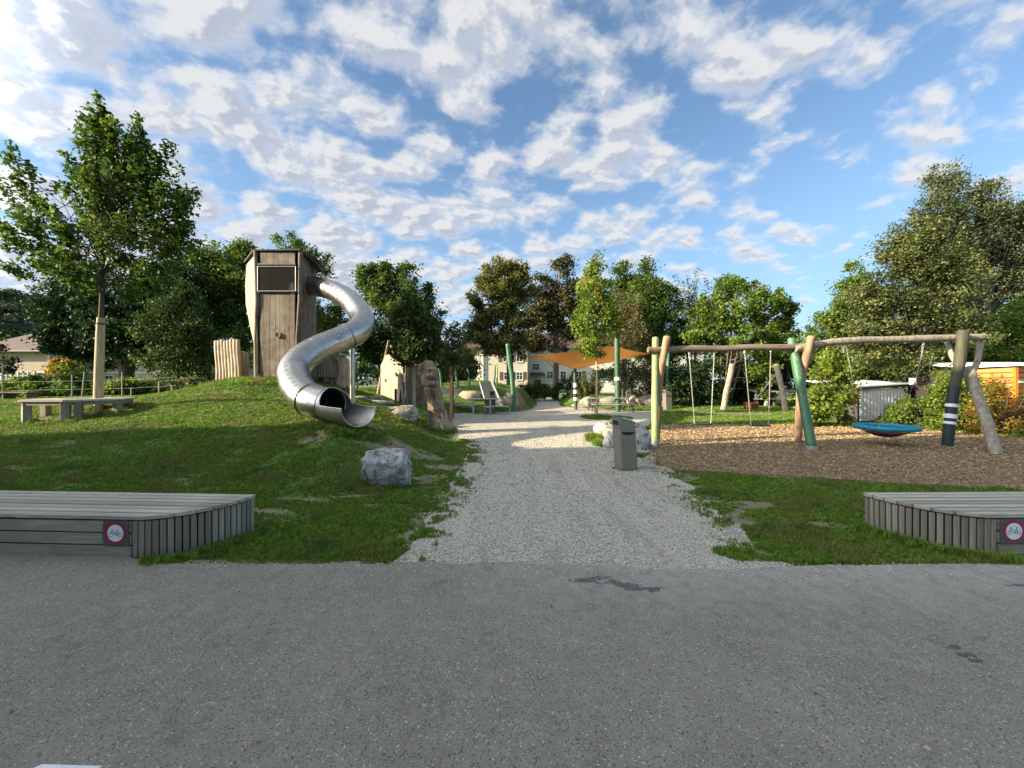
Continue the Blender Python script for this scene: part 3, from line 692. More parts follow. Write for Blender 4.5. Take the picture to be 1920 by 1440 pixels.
# ------------------------------------------------------------------ timber platforms
def platform(mirror, label, name='timber_platform'):
    # local: front edge along u (length) at v=0 (front) .. v=D (back); curved end at u=0
    D, top, th = .74, .385, .032
    if not mirror: ox, oy, ang, sgn = -3.50, 3.47, R(-2.9), -1
    else: ox, oy, ang, sgn = 4.53, 3.52, R(1.0), 1
    ca, sa_ = math.cos(ang), math.sin(ang)
    a_, b_ = (.64, D) if not mirror else (.58, D)
    def loc(u, v, z):  # u grows away from the curved end
        x = sgn * u; return Vector((ox + x * ca - v * sa_, oy + x * sa_ + v * ca, z))
    root = thing(name, (ox, oy, 0), label, 'platform', 'timber platforms beside the asphalt')
    Lg = 6.0; nb = 7; w = D / nb
    ends = lambda v: -a_ * math.sqrt(max(0., 1 - ((D - v) / b_) ** 2))
    for i in range(nb):
        v0, v1 = i * w + .008, (i + 1) * w - .008
        vs = np.linspace(v0, v1, 6); poly = [loc(ends(v), v, 0) for v in vs]; 
        brk = rnd.uniform(1.6, 3.6)
        for (ua, ub, first) in ((None, brk - .002, True), (brk + .002, Lg, False)):
            pts = ([loc(ends(v), v, 0) for v in vs] if first else [loc(ua, v, 0) for v in vs]) + [loc(ub, v1, 0), loc(ub, v0, 0)]
            mb = MB().prism([(p.x, p.y) for p in pts], top - th, top + rnd.uniform(-.0015, .0015)); obj('deck_board', mb, M['deck_top'], root, origin=tuple(loc(1, v0, top)))
    # fascia boards
    for k, (z0, z1) in enumerate(((.005, .104), (.118, .218), (.232, .334))):
        mb = MB(); p0, p1 = loc(.01, .015, 0), loc(Lg, .015, 0); q1, q0 = loc(Lg, .04, 0), loc(.01, .04, 0)
        mb.prism([(p.x, p.y) for p in (p0, p1, q1, q0)], z0, z1); obj('side_board', mb, M['deck_side'], root, bevel=.003)
    n = 19
    ths = np.linspace(0, math.pi / 2, 400); P = np.array([[-(a_ - .015) * math.sin(t_), D - (b_ - .015) * math.cos(t_)] for t_ in ths])
    s = np.r_[0, np.cumsum(np.hypot(*(P[1:] - P[:-1]).T))]
    for i in range(n):
        s0 = s[-1] * i / n + .006; s1 = s[-1] * (i + 1) / n - .006
        a = np.array([np.interp(s0, s, P[:, 0]), np.interp(s0, s, P[:, 1])]); b = np.array([np.interp(s1, s, P[:, 0]), np.interp(s1, s, P[:, 1])])
        d = (b - a) / np.linalg.norm(b - a); nr = np.array([-d[1], d[0]]) * -1
        inn = np.array([0, D]) - (a + b) / 2; nr = nr if nr @ inn > 0 else -nr
        q = [a, b, b + nr * .025, a + nr * .025]; q = [loc(*p, 0) for p in q]
        obj('upright_slat', MB().prism([(p.x, p.y) for p in q], -.01 + rnd.uniform(0, .004), .338 + rnd.uniform(-.003, .002)), M['deck_slat'], root, bevel=.0025, origin=tuple(q[0]))
    # dark carcass behind the boards
    core = [loc(-(a_ - .06) * math.sin(t_), D - (b_ - .06) * math.cos(t_), 0) for t_ in np.linspace(0, math.pi / 2, 14)] + [loc(Lg - .03, D - .03, 0), loc(Lg - .03, .06, 0)]
    obj('frame', MB().prism([(p.x, p.y) for p in core], .0, top - th - .004), M['dark'], root)
    back = [loc(0, D - .005, 0), loc(Lg, D - .005, 0), loc(Lg, D - .028, 0), loc(0, D - .028, 0)]
    obj('back_board', MB().prism([(p.x, p.y) for p in back], .0, top - th - .004), M['deck_side'], root)
    return root, loc
def cycling_sign(loc, u0, label):
    w, h, z0 = .255, .232, .112
    c = loc(u0 + w / 2 if True else 0, .0, z0 + h / 2); p0, p1 = loc(0, 0, 0), loc(1, 0, 0); ux = (p1 - p0).normalized()
    if ux.x < 0: ux = -ux
    uz = Vector((0, 0, 1)); nf = uz.cross(ux) * -1
    if nf.y > 0: nf = -nf
    base = c.copy(); root = thing('no_cycling_sign', tuple(base), label, 'sign', 'no cycling signs on the platforms')
    mat3 = Matrix((ux, nf, uz)).transposed()
    mb = MB().box(c + nf * -.008, (w, .004, h), mat=mat3); obj('plate', mb, M['sign_plate'], root, bevel=.001)
    obj('red_ring', MB().disc(c + nf * -.0055, nf, .103, .0015, 40, .078), M['sign_red'], root)
    obj('white_disc', MB().disc(c + nf * -.0052, nf, .0775, .0012, 40), M['sign_white'], root)
    b = MB(); 
    def P(x, z, e=0.): return c + ux * x + uz * z + nf * (-.0037 + e)
    def ln(x0, z0_, x1, z1, t_=.0045, e=0.):
        b.bar(P(x0, z0_, e), P(x1, z1, e), t_, .001)
    k = 1.0
    for wx in (-.042, .042): b.disc(P(wx, -.014, -.0004), nf, .0205, .001, 26, .0172)
    J = {'fr': (-.042,-.014), 'hd': (-.028,.022), 'hb': (-.032,.034), 'bb': (.003,-.014), 'st': (.022,.024), 'sd': (.026,.034), 'rr': (.042,-.014), 'ht': (-.026,.018), 'stt': (.020,.017)}
    for i_, (p, q, tt) in enumerate((('fr','hb',.005), ('ht','stt',.005), ('ht','bb',.005), ('bb','sd',.005), ('bb','rr',.006), ('rr','stt',.004))): ln(*J[p], *J[q], tt, i_ * .00006)
    ln(-.032,.034,-.020,.037,.0045,.0005); ln(-.032,.034,-.026,.026,.003,.00055); ln(.016,.035,.036,.038,.006,.0005); b.disc(P(.003,-.014,.0006), nf, .007, .0008, 14)
    obj('bicycle_symbol', b, M['sign_black'], root)
    for sx_, sz_ in ((-.113,.095),(.113,.095),(-.113,-.095),(.113,-.095)):
        obj('screw', MB().disc(c + ux * sx_ + uz * sz_ + nf * -.006, nf, .005, .003, 8), M['zinc'], root)
rL, locL = platform(False, 'long grey timber platform with rounded right end, at the left lawn edge')
rR, locR = platform(True, 'grey timber platform with rounded left end, by the wood chip bed')
cycling_sign(locL, .02, 'round red no cycling sign on the platform in front of the mound lawn')
cycling_sign(locR, .02, 'round red no cycling sign on the platform near the swings')

# ------------------------------------------------------------------ boulders
def boulder(label, c, size, seed, mat, sub=4, flat=.85, cuts=10, group=None, name='boulder', rot=0., block=False):
    bm = bmesh.new(); bmesh.ops.create_icosphere(bm, subdivisions=sub, radius=1); r = random.Random(seed)
    pl = []
    for _ in range(cuts):
        n_ = Vector((r.gauss(0, 1), r.gauss(0, 1), r.gauss(0, .7))).normalized(); pl.append((n_, r.uniform(.55, .85)))
    pl.append((Vector((0, 0, 1)), flat))
    if block: pl += [(Vector((1, 0, .12)).normalized(), .66), (Vector((-1, 0, .05)).normalized(), .66), (Vector((.15, -1, -.25)).normalized(), .62), (Vector((0, 1, 0)), .7), (Vector((-.75, -.1, -.75)).normalized(), .72), (Vector((.1, -.55, .8)).normalized(), .72)]
    for v in bm.verts:
        p = v.co.copy()
        for n_, d in pl:
            q = p.dot(n_)
            if q > d: p -= n_ * (q - d) * .93
        s = Vector((seed * 3.3, 0, 0)); p *= 1 + .10 * mnoise.noise(p * 2.2 + s) + .05 * mnoise.noise(p * 6 + s) + .028 * mnoise.noise(p * 15 + s)
        v.co = Matrix.Rotation(rot, 3, 'Z') @ Vector((p.x * size[0] / 2 / .8, p.y * size[1] / 2 / .8, p.z * size[2] / 2 / .8)) 
    bm.verts.index_update(); mb = MB().add([v.co + Vector(c) for v in bm.verts], [tuple(v.index for v in f.verts) for f in bm.faces]); bm.free()
    o = obj(name, mb, mat, None, True, origin=c); return tag(o, label, 'rock', group)
b = W(718, 869, 5.75); boulder('big cube-like grey boulder standing alone on the lawn below the slide mouth', (b.x, 5.95, .27), (.76, .55, .60), 4, M['stone'], 5, .74, 3, block=True)
boulder('long pale boulder on the ground between slide and carved trunk', (W(757,772,12).x, 12, .66), (.86, .6, .5), 9, M['stone_warm'])
for i, (px, py, Y, s, lb) in enumerate([(715,748,14.2,(1.1,.7,.18),'flat stone step nearest the slide post'),(672,751,13.2,(.5,.5,.16),'small low stone beside the slide post base'),(737,757,13.5,(1.0,.6,.16),'flat stone step just behind the long pale boulder'),(700,741,15.4,(.8,.6,.2),'farthest flat stone below the pointed playhouse')]):
    p = W(px, py, Y); boulder(lb, (p.x, Y, gz1(p.x, Y) + .03), s, 20 + i, M['stone_warm'], 3)
G2 = 'boulders lining the gravel by the bin'
for i, (px, py, Y, s, lb, m_) in enumerate([(1165,781,13.0,(1.0,.7,.55),'big pale boulder at the far end of the row behind the bin','stone_warm'),(1128,793,12.2,(.55,.6,.45),'grey cracked boulder left of the big pale one at the far end of the row','stone'),
      (1141,806,11.2,(.75,.7,.5),'pale boulder in the middle of the row, behind the bin top','stone_warm'),(1150,824,10.2,(.7,.6,.55),'rough boulder of the row hugging the bin on its left','stone_warm'),(1146,838,9.6,(.45,.4,.5),'smooth grey upright stone at the left foot of the bin','stone'),
      (1198,834,9.3,(.55,.55,.62),'dark mottled boulder right of the bin, before the pale green post','stone'),(1193,780,13.4,(.7,.5,.28),'low whitish stone at the right of the big pale boulder','stone_warm'),(1183,858,8.7,(.3,.3,.3),'small stone at the foot of the dark mottled boulder','stone')]):
    p = W(px, py, Y); boulder(lb, (p.x, Y, max(.08, s[2] * .36)), tuple(q * .86 for q in s), 40 + i, M[m_], 4, group=G2)
G3 = 'stones behind the picnic table under the sail'
for i, (px, Y, s, lb) in enumerate([(1103,25.5,(1.0,.8,.9),'tall tan stone left of the picnic table under the sail'),(1140,25.5,(1.4,.8,.6),'stone directly behind the picnic table under the sail'),(1186,25.2,(1.0,.8,.8),'grey stone just right of the picnic table under the sail'),(1213,24.8,(1.7,.9,.8),'wide tan stone left of the pale green swing post'),(1088,25.3,(1.0,.7,.35),'low flat stone near the banded pole'),(1240,24.2,(1.1,.8,.4),'low stone beside the far bin')]):
    x = (px - CX) / F * Y; boulder(lb, (x, Y, gz1(x, Y) + s[2] * .3), s, 60 + i, M['stone_warm'], 3, group=G3)

# ------------------------------------------------------------------ litter bins
def litter_bin(x, y, sc, rz, label, z=0.):
    root = thing('litter_bin', (x, y, z), label, 'litter bin', 'grey sheet metal litter bins')
    w, d, h = .34 * sc, .30 * sc, 1.02 * sc
    T = lambda px_, py_, pz: Vector((x - pz * .05, y, z)) + Matrix.Rotation(rz, 3, 'Z') @ Vector((px_, py_, pz))
    body = MB(); hb = h * .90
    vs = [T(-w/2,-d/2,0),T(w/2,-d/2,0),T(w/2,d/2,0),T(-w/2,d/2,0),T(-w/2,-d/2,h),T(w/2,-d/2,hb),T(w/2,d/2,hb),T(-w/2,d/2,h)]
    body.add(vs, [(0,1,2,3)[::-1],(0,1,5,4),(1,2,6,5),(2,3,7,6),(3,0,4,7)]); obj('body', body, M['bin'], root, bevel=.008)
    lid = MB().slab([T(-w/2-.012,-d/2-.01,h+.002),T(w/2+.012,-d/2-.01,hb+.0),T(w/2+.012,d/2+.01,hb),T(-w/2-.012,d/2+.01,h+.002)], (0,0,1), .014); obj('lid', lid, M['bin'], root, bevel=.003)
    s = MB(); zz = h * .74; pts = []
    for k in range(12): a = math.pi * k / 11; pts.append(T(-math.cos(a) * w * .42 , -d/2 - .004, zz - math.sin(a) * .055 * sc - .012))
    pts = [T(-w*.42, -d/2-.004, zz)] + pts[1:-1] + [T(w*.42, -d/2-.004, zz - .012)]
    s.slab(pts, (T(0,-1,0) - T(0,0,0)), .003); obj('ash_slot', s, M['black'], root)
    o_ = MB(); o_.slab([T(-w/2-.003,-d*.36,h*.86),T(-w/2-.003,-d*.36,h*.95),T(-w/2-.003,d*.36,h*.95),T(-w/2-.003,d*.36,h*.86)], (T(-1,0,0) - T(0,0,0)), .004); obj('throw_in_opening', o_, M['black'], root)
    seam = MB().box(T(0, 0, h*.80) , (.001,.001,.001)); 
    for zz_ in (h * .80,):
        q = MB().slab([T(-w/2-.002,-d/2-.002,zz_),T(-w/2-.002,d/2,zz_),T(-w/2-.002,d/2,zz_+.006*sc),T(-w/2-.002,-d/2-.002,zz_+.006*sc)], (T(-1,0,0) - T(0,0,0)), .001); obj('seam', q, M['steel_dark'], root)
    return root
litter_bin((1175-CX)/F*7.1, 7.15, .95, R(14), 'leaning warm grey litter bin on the gravel, in front of the boulder row')
bpy.context.view_layer.update()
p = W(1252, 740, 22.5); litter_bin(p.x, 22.5, 1.15, R(10), 'far grey litter bin on the lawn behind the pale green swing post', gz1(p.x, 22.5) + .02)

# ------------------------------------------------------------------ swing frame
def post(name, pts, rad, mat, root, seg=14, lump=.05, seed=0, taper=True):
    P = [Vector(p) for p in pts]; Q = []; rr = []
    N = 14
    for i in range(len(P) - 1):
        for k in range(N): t_ = k / N; Q.append(P[i].lerp(P[i+1], t_)); rr.append(1.)
    Q.append(P[-1])
    # smooth the corners a little
    for _ in range(6): Q = [Q[0]] + [(Q[i-1] + Q[i] * 2 + Q[i+1]) / 4 for i in range(1, len(Q) - 1)] + [Q[-1]]
    n = len(Q); L_ = [rad * (1 + .10 * mnoise.noise(Vector((seed * 9.1, i * .13, 0)))) for i in range(n)]
    dirv = (Q[-1] - Q[-2]).normalized()
    if taper: Q += [Q[-1] + dirv * rad * .25, Q[-1] + dirv * rad * .4]; L_ += [rad * .8, rad * .35]
    return obj(name, MB().tube(Q, L_, seg, True, lump, seed), mat, root, True)
sw = thing('log_swing_set', (9.0/1.3, 10.0, 0), 'long log swing frame over the wood chips with green, tan and black-banded posts', 'swing frame')
def foot(px, py, Y, r, h=.14):
    p = W(px, py, Y); obj('metal_foot', MB().tube([(p.x, p.y, -.02), (p.x - .0, p.y, h)], r, 14), M['steel_foot'], sw, True)
Yb = 10.0
def seg3(*a): return [W(*q) for q in a]
post('post', seg3((1228,834,9.95),(1228,740,10.05),(1229,634,10.12)), .088, M['green_light'], sw, seed=1)['label'] = 'pale green post'
foot(1228, 838, 9.92, .108)
post('post', seg3((1231,828,10.45),(1236,712,10.15),(1251,632,9.86)), .092, M['log_red'], sw, seed=2)['label'] = 'reddish tan post'
post('post', seg3((1484,636,10.15),(1500,720,9.75),(1522,838,9.2)), .105, M['green_mid'], sw, seed=3)['label'] = 'leaning mid green post'
foot(1523, 845, 9.15, .115, .10)
post('post', seg3((1496,829,10.45),(1503,706,10.0),(1521,632,9.72)), .092, M['log_red'], sw, seed=4)['label'] = 'tan post leaning to the right'
obj('beam', MB().tube([W(1215 + i * 15.6, 656 - i * .32 + .8 * math.sin(i * .9), 10.02 - .004 * i) for i in range(20)], [.083 + .004 * math.sin(i * 1.3) for i in range(20)], 16, True, .04, 5), M['beam'], sw, True)
bx_ = [(1490,654),(1520,648),(1560,641),(1620,637.5),(1700,636),(1760,634),(1845,632)]
bp = []
for i in range(len(bx_) - 1):
    for k in range(4): t_ = k / 4; bp.append(W(bx_[i][0] * (1 - t_) + bx_[i+1][0] * t_, bx_[i][1] * (1 - t_) + bx_[i+1][1] * t_, 9.92))
bp.append(W(1845, 632, 9.92)); obj('beam', MB().tube(bp, [.090 + .005 * math.sin(i * .8) for i in range(len(bp))], 16, True, .04, 6), M['log_grey'], sw, True)
# dark banded post: natural brown above, painted black below
def at_(y): return W(float(np.interp(y, [616,700,730,836], [1807,1797,1788,1776])), y, float(np.interp(y, [616,836], [9.72,9.75])))
post('post', [at_(620), at_(680), at_(727)], .110, M['brown_post'], sw, seed=7)
lowp = [at_(y) for y in np.linspace(727, 838, 10)]
o = obj('painted_section', MB().tube(lowp, [.113] * 10, 16, True, .02, 7), M['black_paint'], sw, True)
for y0_, y1_ in ((757, 763), (776, 784), (790, 795)):
    obj('white_stripe', MB().tube([at_(y0_), at_(y1_)], .119, 18), M['white_band'], sw, True)
post('post', seg3((1870,856,8.55),(1845,775,9.2),(1822,712,9.7),(1817,690,9.85)), .105, M['log_grey'], sw, seed=8, taper=False)['label'] = 'silvered forked post'
post('fork_arm', seg3((1818,708,9.8),(1798,690,9.95),(1785,668,10.05),(1776,642,10.1)), .055, M['log_grey'], sw, seed=9)
post('fork_arm', seg3((1820,706,9.8),(1832,680,9.9),(1836,660,9.95),(1838,640,10.0)), .062, M['log_grey'], sw, seed=10)

def chain(a, b, root, mat, r=.010, link=.05, thick=.0028, name='chain'):
    a, b = Vector(a), Vector(b); d = b - a; n = max(2, int(d.length / (link * .78))); t = d.normalized()
    u = t.cross(Vector((0, 1, 0))).normalized(); w = t.cross(u); mb = MB()
    for i in range(n):
        c = a + d * (i + .5) / n; s = u if i % 2 else w; pts = []
        for k in range(9):
            an = 2 * math.pi * k / 8; pts.append(c + t * math.cos(an) * link * .55 + s * math.sin(an) * r)
        mb.tube(pts, thick, 4, False)
    return obj(name, mb, mat, root)
def swing(label, pl, pr, sl, sr, Yt, Ys):
    A, B = W(*pl, Yt), W(*pr, Yt); Cc, D = W(*sl, Ys), W(*sr, Ys)
    mid = (Cc + D) / 2; root = thing('swing', tuple(mid), label, 'swing', 'chain swings on the log frame')
    for p, q in ((A, Cc), (B, D)):
        obj('hanger', MB().tube([p + Vector((0,0,.07)), p], .028, 10), M['zinc'], root, True); chain(p, q, root, M['zinc'])
        obj('bracket', MB().tube([q + Vector((0,0,.08)), q + Vector((0,0,-.01))], .018, 8), M['zinc'], root, True)
    ux = (D - Cc).normalized(); m = Matrix((ux, Vector((0,0,1)).cross(ux), Vector((0,0,1)))).transposed()
    obj('seat', MB().box(mid + Vector((0,0,-.02)), ((D - Cc).length * 1.06, .2, .035), mat=m), M['rubber'], root, bevel=.012)
swing('left chain swing with black flat seat, nearest the pale green post', (1292,664), (1339,664), (1302,793), (1333,793), 10.0, 10.0)
swing('right chain swing with black flat seat, nearest the leaning mid green post', (1396,662), (1445,660), (1408,796), (1441,796), 9.95, 9.95)
c0 = W(1660, 801, 9.85)
nest = thing('nest_swing', tuple(c0), 'round blue nest swing with dark red net hanging from the right beam', 'nest swing')
pts = [c0 + Vector((math.cos(a) * .60, math.sin(a) * .60, 0)) for a in np.linspace(0, 2 * math.pi, 49)]
obj('ring', MB().tube(pts, .062, 12, False), M['teal'], nest, True)
mb = MB()
for k in range(14):
    a = math.pi * k / 14
    for s in (0, math.pi / 2):
        a0 = a + s * 0; d0 = Vector((math.cos(a0), math.sin(a0), 0)); mb.tube([c0 + d0 * x * .58 + Vector((0, 0, -.25 * (1 - x * x))) for x in np.linspace(-1, 1, 11)], .006, 4)
for rr in (.15, .3, .45):
    mb.tube([c0 + Vector((math.cos(a) * rr, math.sin(a) * rr, -.25 * (1 - (rr / .58) ** 2))) for a in np.linspace(0, 6.283, 25)], .006, 4, False)
cv = MB(); NN = 16
V_ = []; F_ = []
for i in range(7):
    for k in range(NN): r_ = .40 * i / 6; a = 2 * math.pi * k / NN; V_.append(c0 + Vector((math.cos(a) * r_, math.sin(a) * r_, -.255 * (1 - (r_ / .58) ** 2))))
for i in range(6):
    for k in range(NN): F_.append((i * NN + k, i * NN + (k + 1) % NN, (i + 1) * NN + (k + 1) % NN, (i + 1) * NN + k))
obj('net', mb, M['net'], nest, True); obj('net_mat', cv.add(V_, F_), M['net'], nest, True)
for hp, kp, mat_, angs in (((1584,644),(1600,722),'rope_orange',(150, 215)), ((1731,646),(1716,716),'rope_purple',(30, -35))):
    Hh = W(*hp, 9.92); K = W(*kp, 9.87)
    obj('hanger', MB().tube([Hh + Vector((0,0,.07)), Hh], .03, 10), M['zinc'], nest, True)
    chain(Hh + Vector((.02,0,0)), K, nest, M['zinc']); chain(Hh + Vector((-.03,0,0)), Hh + Vector((-.035,0,-.25)), nest, M['zinc'])
    for an in angs:
        e = c0 + Vector((math.cos(R(an)) * .60, math.sin(R(an)) * .60, .05)); mid = (K + e) / 2
        obj('rope', MB().tube([K, mid, e], .008, 6), M[mat_], nest, True)
for an in range(0, 360, 24): 
    obj('rope_clip', MB().disc(c0 + Vector((math.cos(R(an)) * .655, math.sin(R(an)) * .655, .035)), (math.cos(R(an)), math.sin(R(an)), .8), .016, .01, 8), M['zinc'], nest)

# ------------------------------------------------------------------ play tower
tw = thing('play_tower', (-8.6, 14.2, 1.7), 'tall weathered board play tower with square wire window on the mound', 'play tower')
zb, zt = 1.60, 6.32
def board_wall(a, b, z0f, z1f, n, mat, name='board', th=.04, gap=.008, seed=0, wob=.02, nrm=None, root=tw, lean=None):
    """upright boards between plan points a and b"""
    r = random.Random(seed); a, b = Vector(a), Vector(b); d = (b - a); L_ = d.length; u = d.normalized()
    k = Vector((u.y, -u.x, 0)) if nrm is None else Vector(nrm)
    ws = [r.uniform(.75, 1.3) for _ in range(n)]; s = sum(ws); c = 0; out = []
    for i in range(n):
        t0 = c / s; c += ws[i]; t1 = c / s
        q0 = a + d * t0 + u * gap / 2; q1 = a + d * t1 - u * gap / 2; j = r.uniform(0, .012)
        z00, z01 = z0f(t0), z0f(t1); z10, z11 = z1f(t0), z1f(t1); dz = (z10 - z00)
        rows = 6; Lp = []; Rp = []
        for m_ in range(rows + 1):
            f = m_ / rows; e0 = r.uniform(-wob, wob) * gap * 40 * .3; ln = lean(f) if lean else Vector((0, 0, 0))
            Lp.append(Vector((q0.x, q0.y, z00 + (z10 - z00) * f)) + u * e0 + ln); Rp.append(Vector((q1.x, q1.y, z01 + (z11 - z01) * f)) + u * e0 + ln)
        V = [p + k * j for p in Lp] + [p + k * j for p in Rp] + [p - k * (th - j) for p in Lp] + [p - k * (th - j) for p in Rp]
        m = rows + 1; Fc = []
        for q in range(rows):
            Fc += [(q, m + q, m + q + 1, q + 1), (2*m + q, 2*m + q + 1, 3*m + q + 1, 3*m + q), (q, q + 1, 2*m + q + 1, 2*m + q), (m + q, 3*m + q, 3*m + q + 1, m + q + 1)]
        Fc += [(0, 2*m, 3*m, m), (rows, m + rows, 3*m + rows, 2*m + rows)]
        o = obj(name, MB().add(V, Fc), mat, root); out.append(o)
    return out
FL, FR = Vector((-8.98, 13.5, 0)), Vector((-7.74, 13.5, 0))
LB, RB = Vector((-10.4, 14.75, 0)), Vector((-8.02, 15.5, 0)); BB1, BB2 = Vector((-10.0, 16.2, 0)), Vector((-8.9, 16.4, 0))
zW = lambda py, Y=13.5: H - (py - CY) / F * Y
c_ = lambda v: (lambda t_: v)
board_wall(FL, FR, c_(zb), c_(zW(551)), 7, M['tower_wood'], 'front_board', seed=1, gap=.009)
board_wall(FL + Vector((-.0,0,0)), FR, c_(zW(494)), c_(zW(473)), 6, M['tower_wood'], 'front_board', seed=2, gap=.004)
for z_, h_ in ((zW(548), .05), (zW(496), .05)):
    obj('rail', MB().box(((FL.x + FR.x) / 2, 13.47, z_), (FR.x - FL.x + .1, .06, h_)), M['tower_wood'], tw, bevel=.006)
obj('corner_log', MB().tube([(-9.10, 13.5, 1.5), (-9.16, 13.52, 3.2), (-9.08, 13.5, 4.6), (-9.15, 13.5, 6.35)], [.07,.055,.075,.06], 8, True, .1, 3), M['tower_wood'], tw, True)
obj('corner_log', MB().tube([(-7.62, 13.52, 1.5), (-7.66, 13.5, 3.2), (-7.58, 13.53, 4.6), (-7.55, 13.53, 6.32)], [.07,.06,.065,.08], 8, True, .1, 4), M['tower_wood'], tw, True)
# left face: leaning in towards the base, sunlight put into its paler wood
def leanL(f): return Vector(((1 - f) ** 1.3 * .95 - .16 * math.sin(f * math.pi), (1 - f) * -.75, 0))
board_wall(LB, FL + Vector((-.17, .03, 0)), lambda t_: zb - .1, lambda t_: zt - .08 + .02 * t_, 4, M['tower_wood_sunlit'], 'side_board', seed=3, gap=.005, lean=lambda f: leanL(f) * 0.0)
bpy.context.view_layer.update()
for o in [o for o in tw.children if o.name.startswith('side_board')]:
    for v in o.data.vertices:
        w_ = v.co + Vector((-8.6, 14.2, 1.7)); f = max(0, min(1, (w_.z - zb) / (zt - zb))); t_ = max(0, min(1, (FL.x - w_.x) / (FL.x - LB.x)))
        v.co.x += t_ * ((1 - f) * .95 + .10 * math.sin(f * 7)); v.co.y -= t_ * (1 - f) * .8
board_wall(FR + Vector((.17, .06, 0)), RB, c_(zb), lambda t_: zt - .02 - .42 * t_ * 0, 5, M['tower_wood'], 'side_board', seed=4, gap=.008)
board_wall(RB, BB2, c_(zb), c_(zt - .1), 4, M['tower_wood'], 'back_board', seed=5)
board_wall(BB2, BB1, c_(zb), c_(zt - .1), 6, M['tower_wood'], 'back_board', seed=6)
board_wall(BB1, LB + Vector((.4, -.1, 0)), c_(zb), c_(zt - .1), 4, M['tower_wood'], 'back_board', seed=7)
obj('ceiling', MB().prism([(p.x * .99 - .08, p.y) for p in (FL + Vector((0,.05,0)), FR + Vector((0,.05,0)), RB, BB2, BB1, LB)], zt - .16, zt - .10), M['dark'], tw)
obj('floor', MB().prism([(p.x * .98 - .15, p.y) for p in (FL + Vector((0,.1,0)), FR + Vector((0,.1,0)), RB, BB2, BB1, LB)], 4.3, 4.4), M['tower_wood'], tw)
obj('roof', MB().prism([(-9.2, 13.44), (-7.50, 13.40), (-7.42, 14.5), (-7.75, 15.7), (-8.8, 16.6), (-10.0, 16.4), (-10.45, 14.75)], zt + .01, zt + .07), M['roof_felt'], tw, bevel=.01)
obj('roof_eave', MB().slab([(-7.52, 13.6, 6.32), (-7.72, 15.5, 6.32), (-7.60, 15.3, 6.02), (-7.45, 14.4, 6.22)], (0, 0, 1), .04), M['roof_felt'], tw)
# wire window
x0, x1, z0, z1 = W(484, 0, 13.44).x, W(555, 0, 13.44).x, zW(546, 13.44), zW(500, 13.44)
fr = MB()
for a, b_ in (((x0, z0), (x1, z0)), ((x1, z0), (x1, z1)), ((x1, z1), (x0, z1)), ((x0, z1), (x0, z0))): fr.tube([(a[0], 13.42, a[1]), (b_[0], 13.42, b_[1])], .016, 8)
obj('window_frame', fr, M['zinc'], tw, True)
wm = MB(); st = .055
nn = int((x1 - x0 + z1 - z0) / st)
for i in range(1, nn):
    s = i * st
    for sgn in (1, -1):
        pa = (max(x0, x0 + s - (z1 - z0)), min(z1, z0 + s)); pb = (min(x1, x0 + s), max(z0, z0 + s - (x1 - x0)))
        if sgn < 0: pa = (x0 + x1 - pa[0], pa[1]); pb = (x0 + x1 - pb[0], pb[1])
        wm.tube([(pa[0], 13.425 + sgn * .002, pa[1]), (pb[0], 13.425 + sgn * .002, pb[1])], .0017, 3, False)
obj('wire_mesh', wm, M['steel_dark'], tw)
obj('inner_post', MB().box((W(549, 0, 14.1).x, 14.1, 4.9), (.1, .1, .9)), M['stake'], tw)
pc = W(521, 628, 13.47); obj('porthole_rim', MB().disc(pc, (0, -1, 0), .105, .03, 20, .075), M['tower_wood'], tw)
obj('porthole', MB().disc(pc + Vector((0, -.012, 0)), (0, -1, 0), .074, .006, 20), M['black'], tw)
obj('threshold', MB().box((-8.35, 13.42, 1.66), (1.3, .14, .12)), M['tower_wood'], tw, bevel=.01)

# ------------------------------------------------------------------ tube slide
sl = thing('tube_slide', (-4.6, 8.6, .6), 'winding stainless steel tube slide leaving the tower and ending in an open trough', 'slide')
def crm(P, n):
    P = [Vector(p) for p in P]; P = [P[0] * 2 - P[1]] + P + [P[-1] * 2 - P[-2]]; out = []
    for i in range(1, len(P) - 2):
        p0, p1, p2, p3 = P[i-1:i+3]
        for k in range(n):
            t_ = k / n; out.append(.5 * ((2 * p1) + (p2 - p0) * t_ + (2 * p0 - 5 * p1 + 4 * p2 - p3) * t_ * t_ + (3 * p1 - p0 - 3 * p2 + p3) * t_ ** 3))
    out.append(P[-2]); return out
RT = .362
path = crm([W(*q) for q in [(556,537,14.9),(592,537,14.45),(624,545,13.8),(654,562,13.1),(674,585,12.4),(681,604,11.9),(668,622,11.4),(638,636,11.0),(604,650,10.6),(572,669,10.1),(552,693,9.6),(557,722,9.1),(577,746,8.65),(600,755,8.4),(620,758,8.2)]], 14)
NP = len(path)
def ring_frames(P):
    fr = []; up = Vector((0, 0, 1))
    for i, p in enumerate(P):
        t_ = (P[min(i + 1, len(P) - 1)] - P[max(i - 1, 0)]).normalized(); u = (Vector((0, 0, 1)) - t_ * t_.z).normalized(); fr.append((p, t_, u, t_.cross(u)))
    return fr
FRM = ring_frames(path)
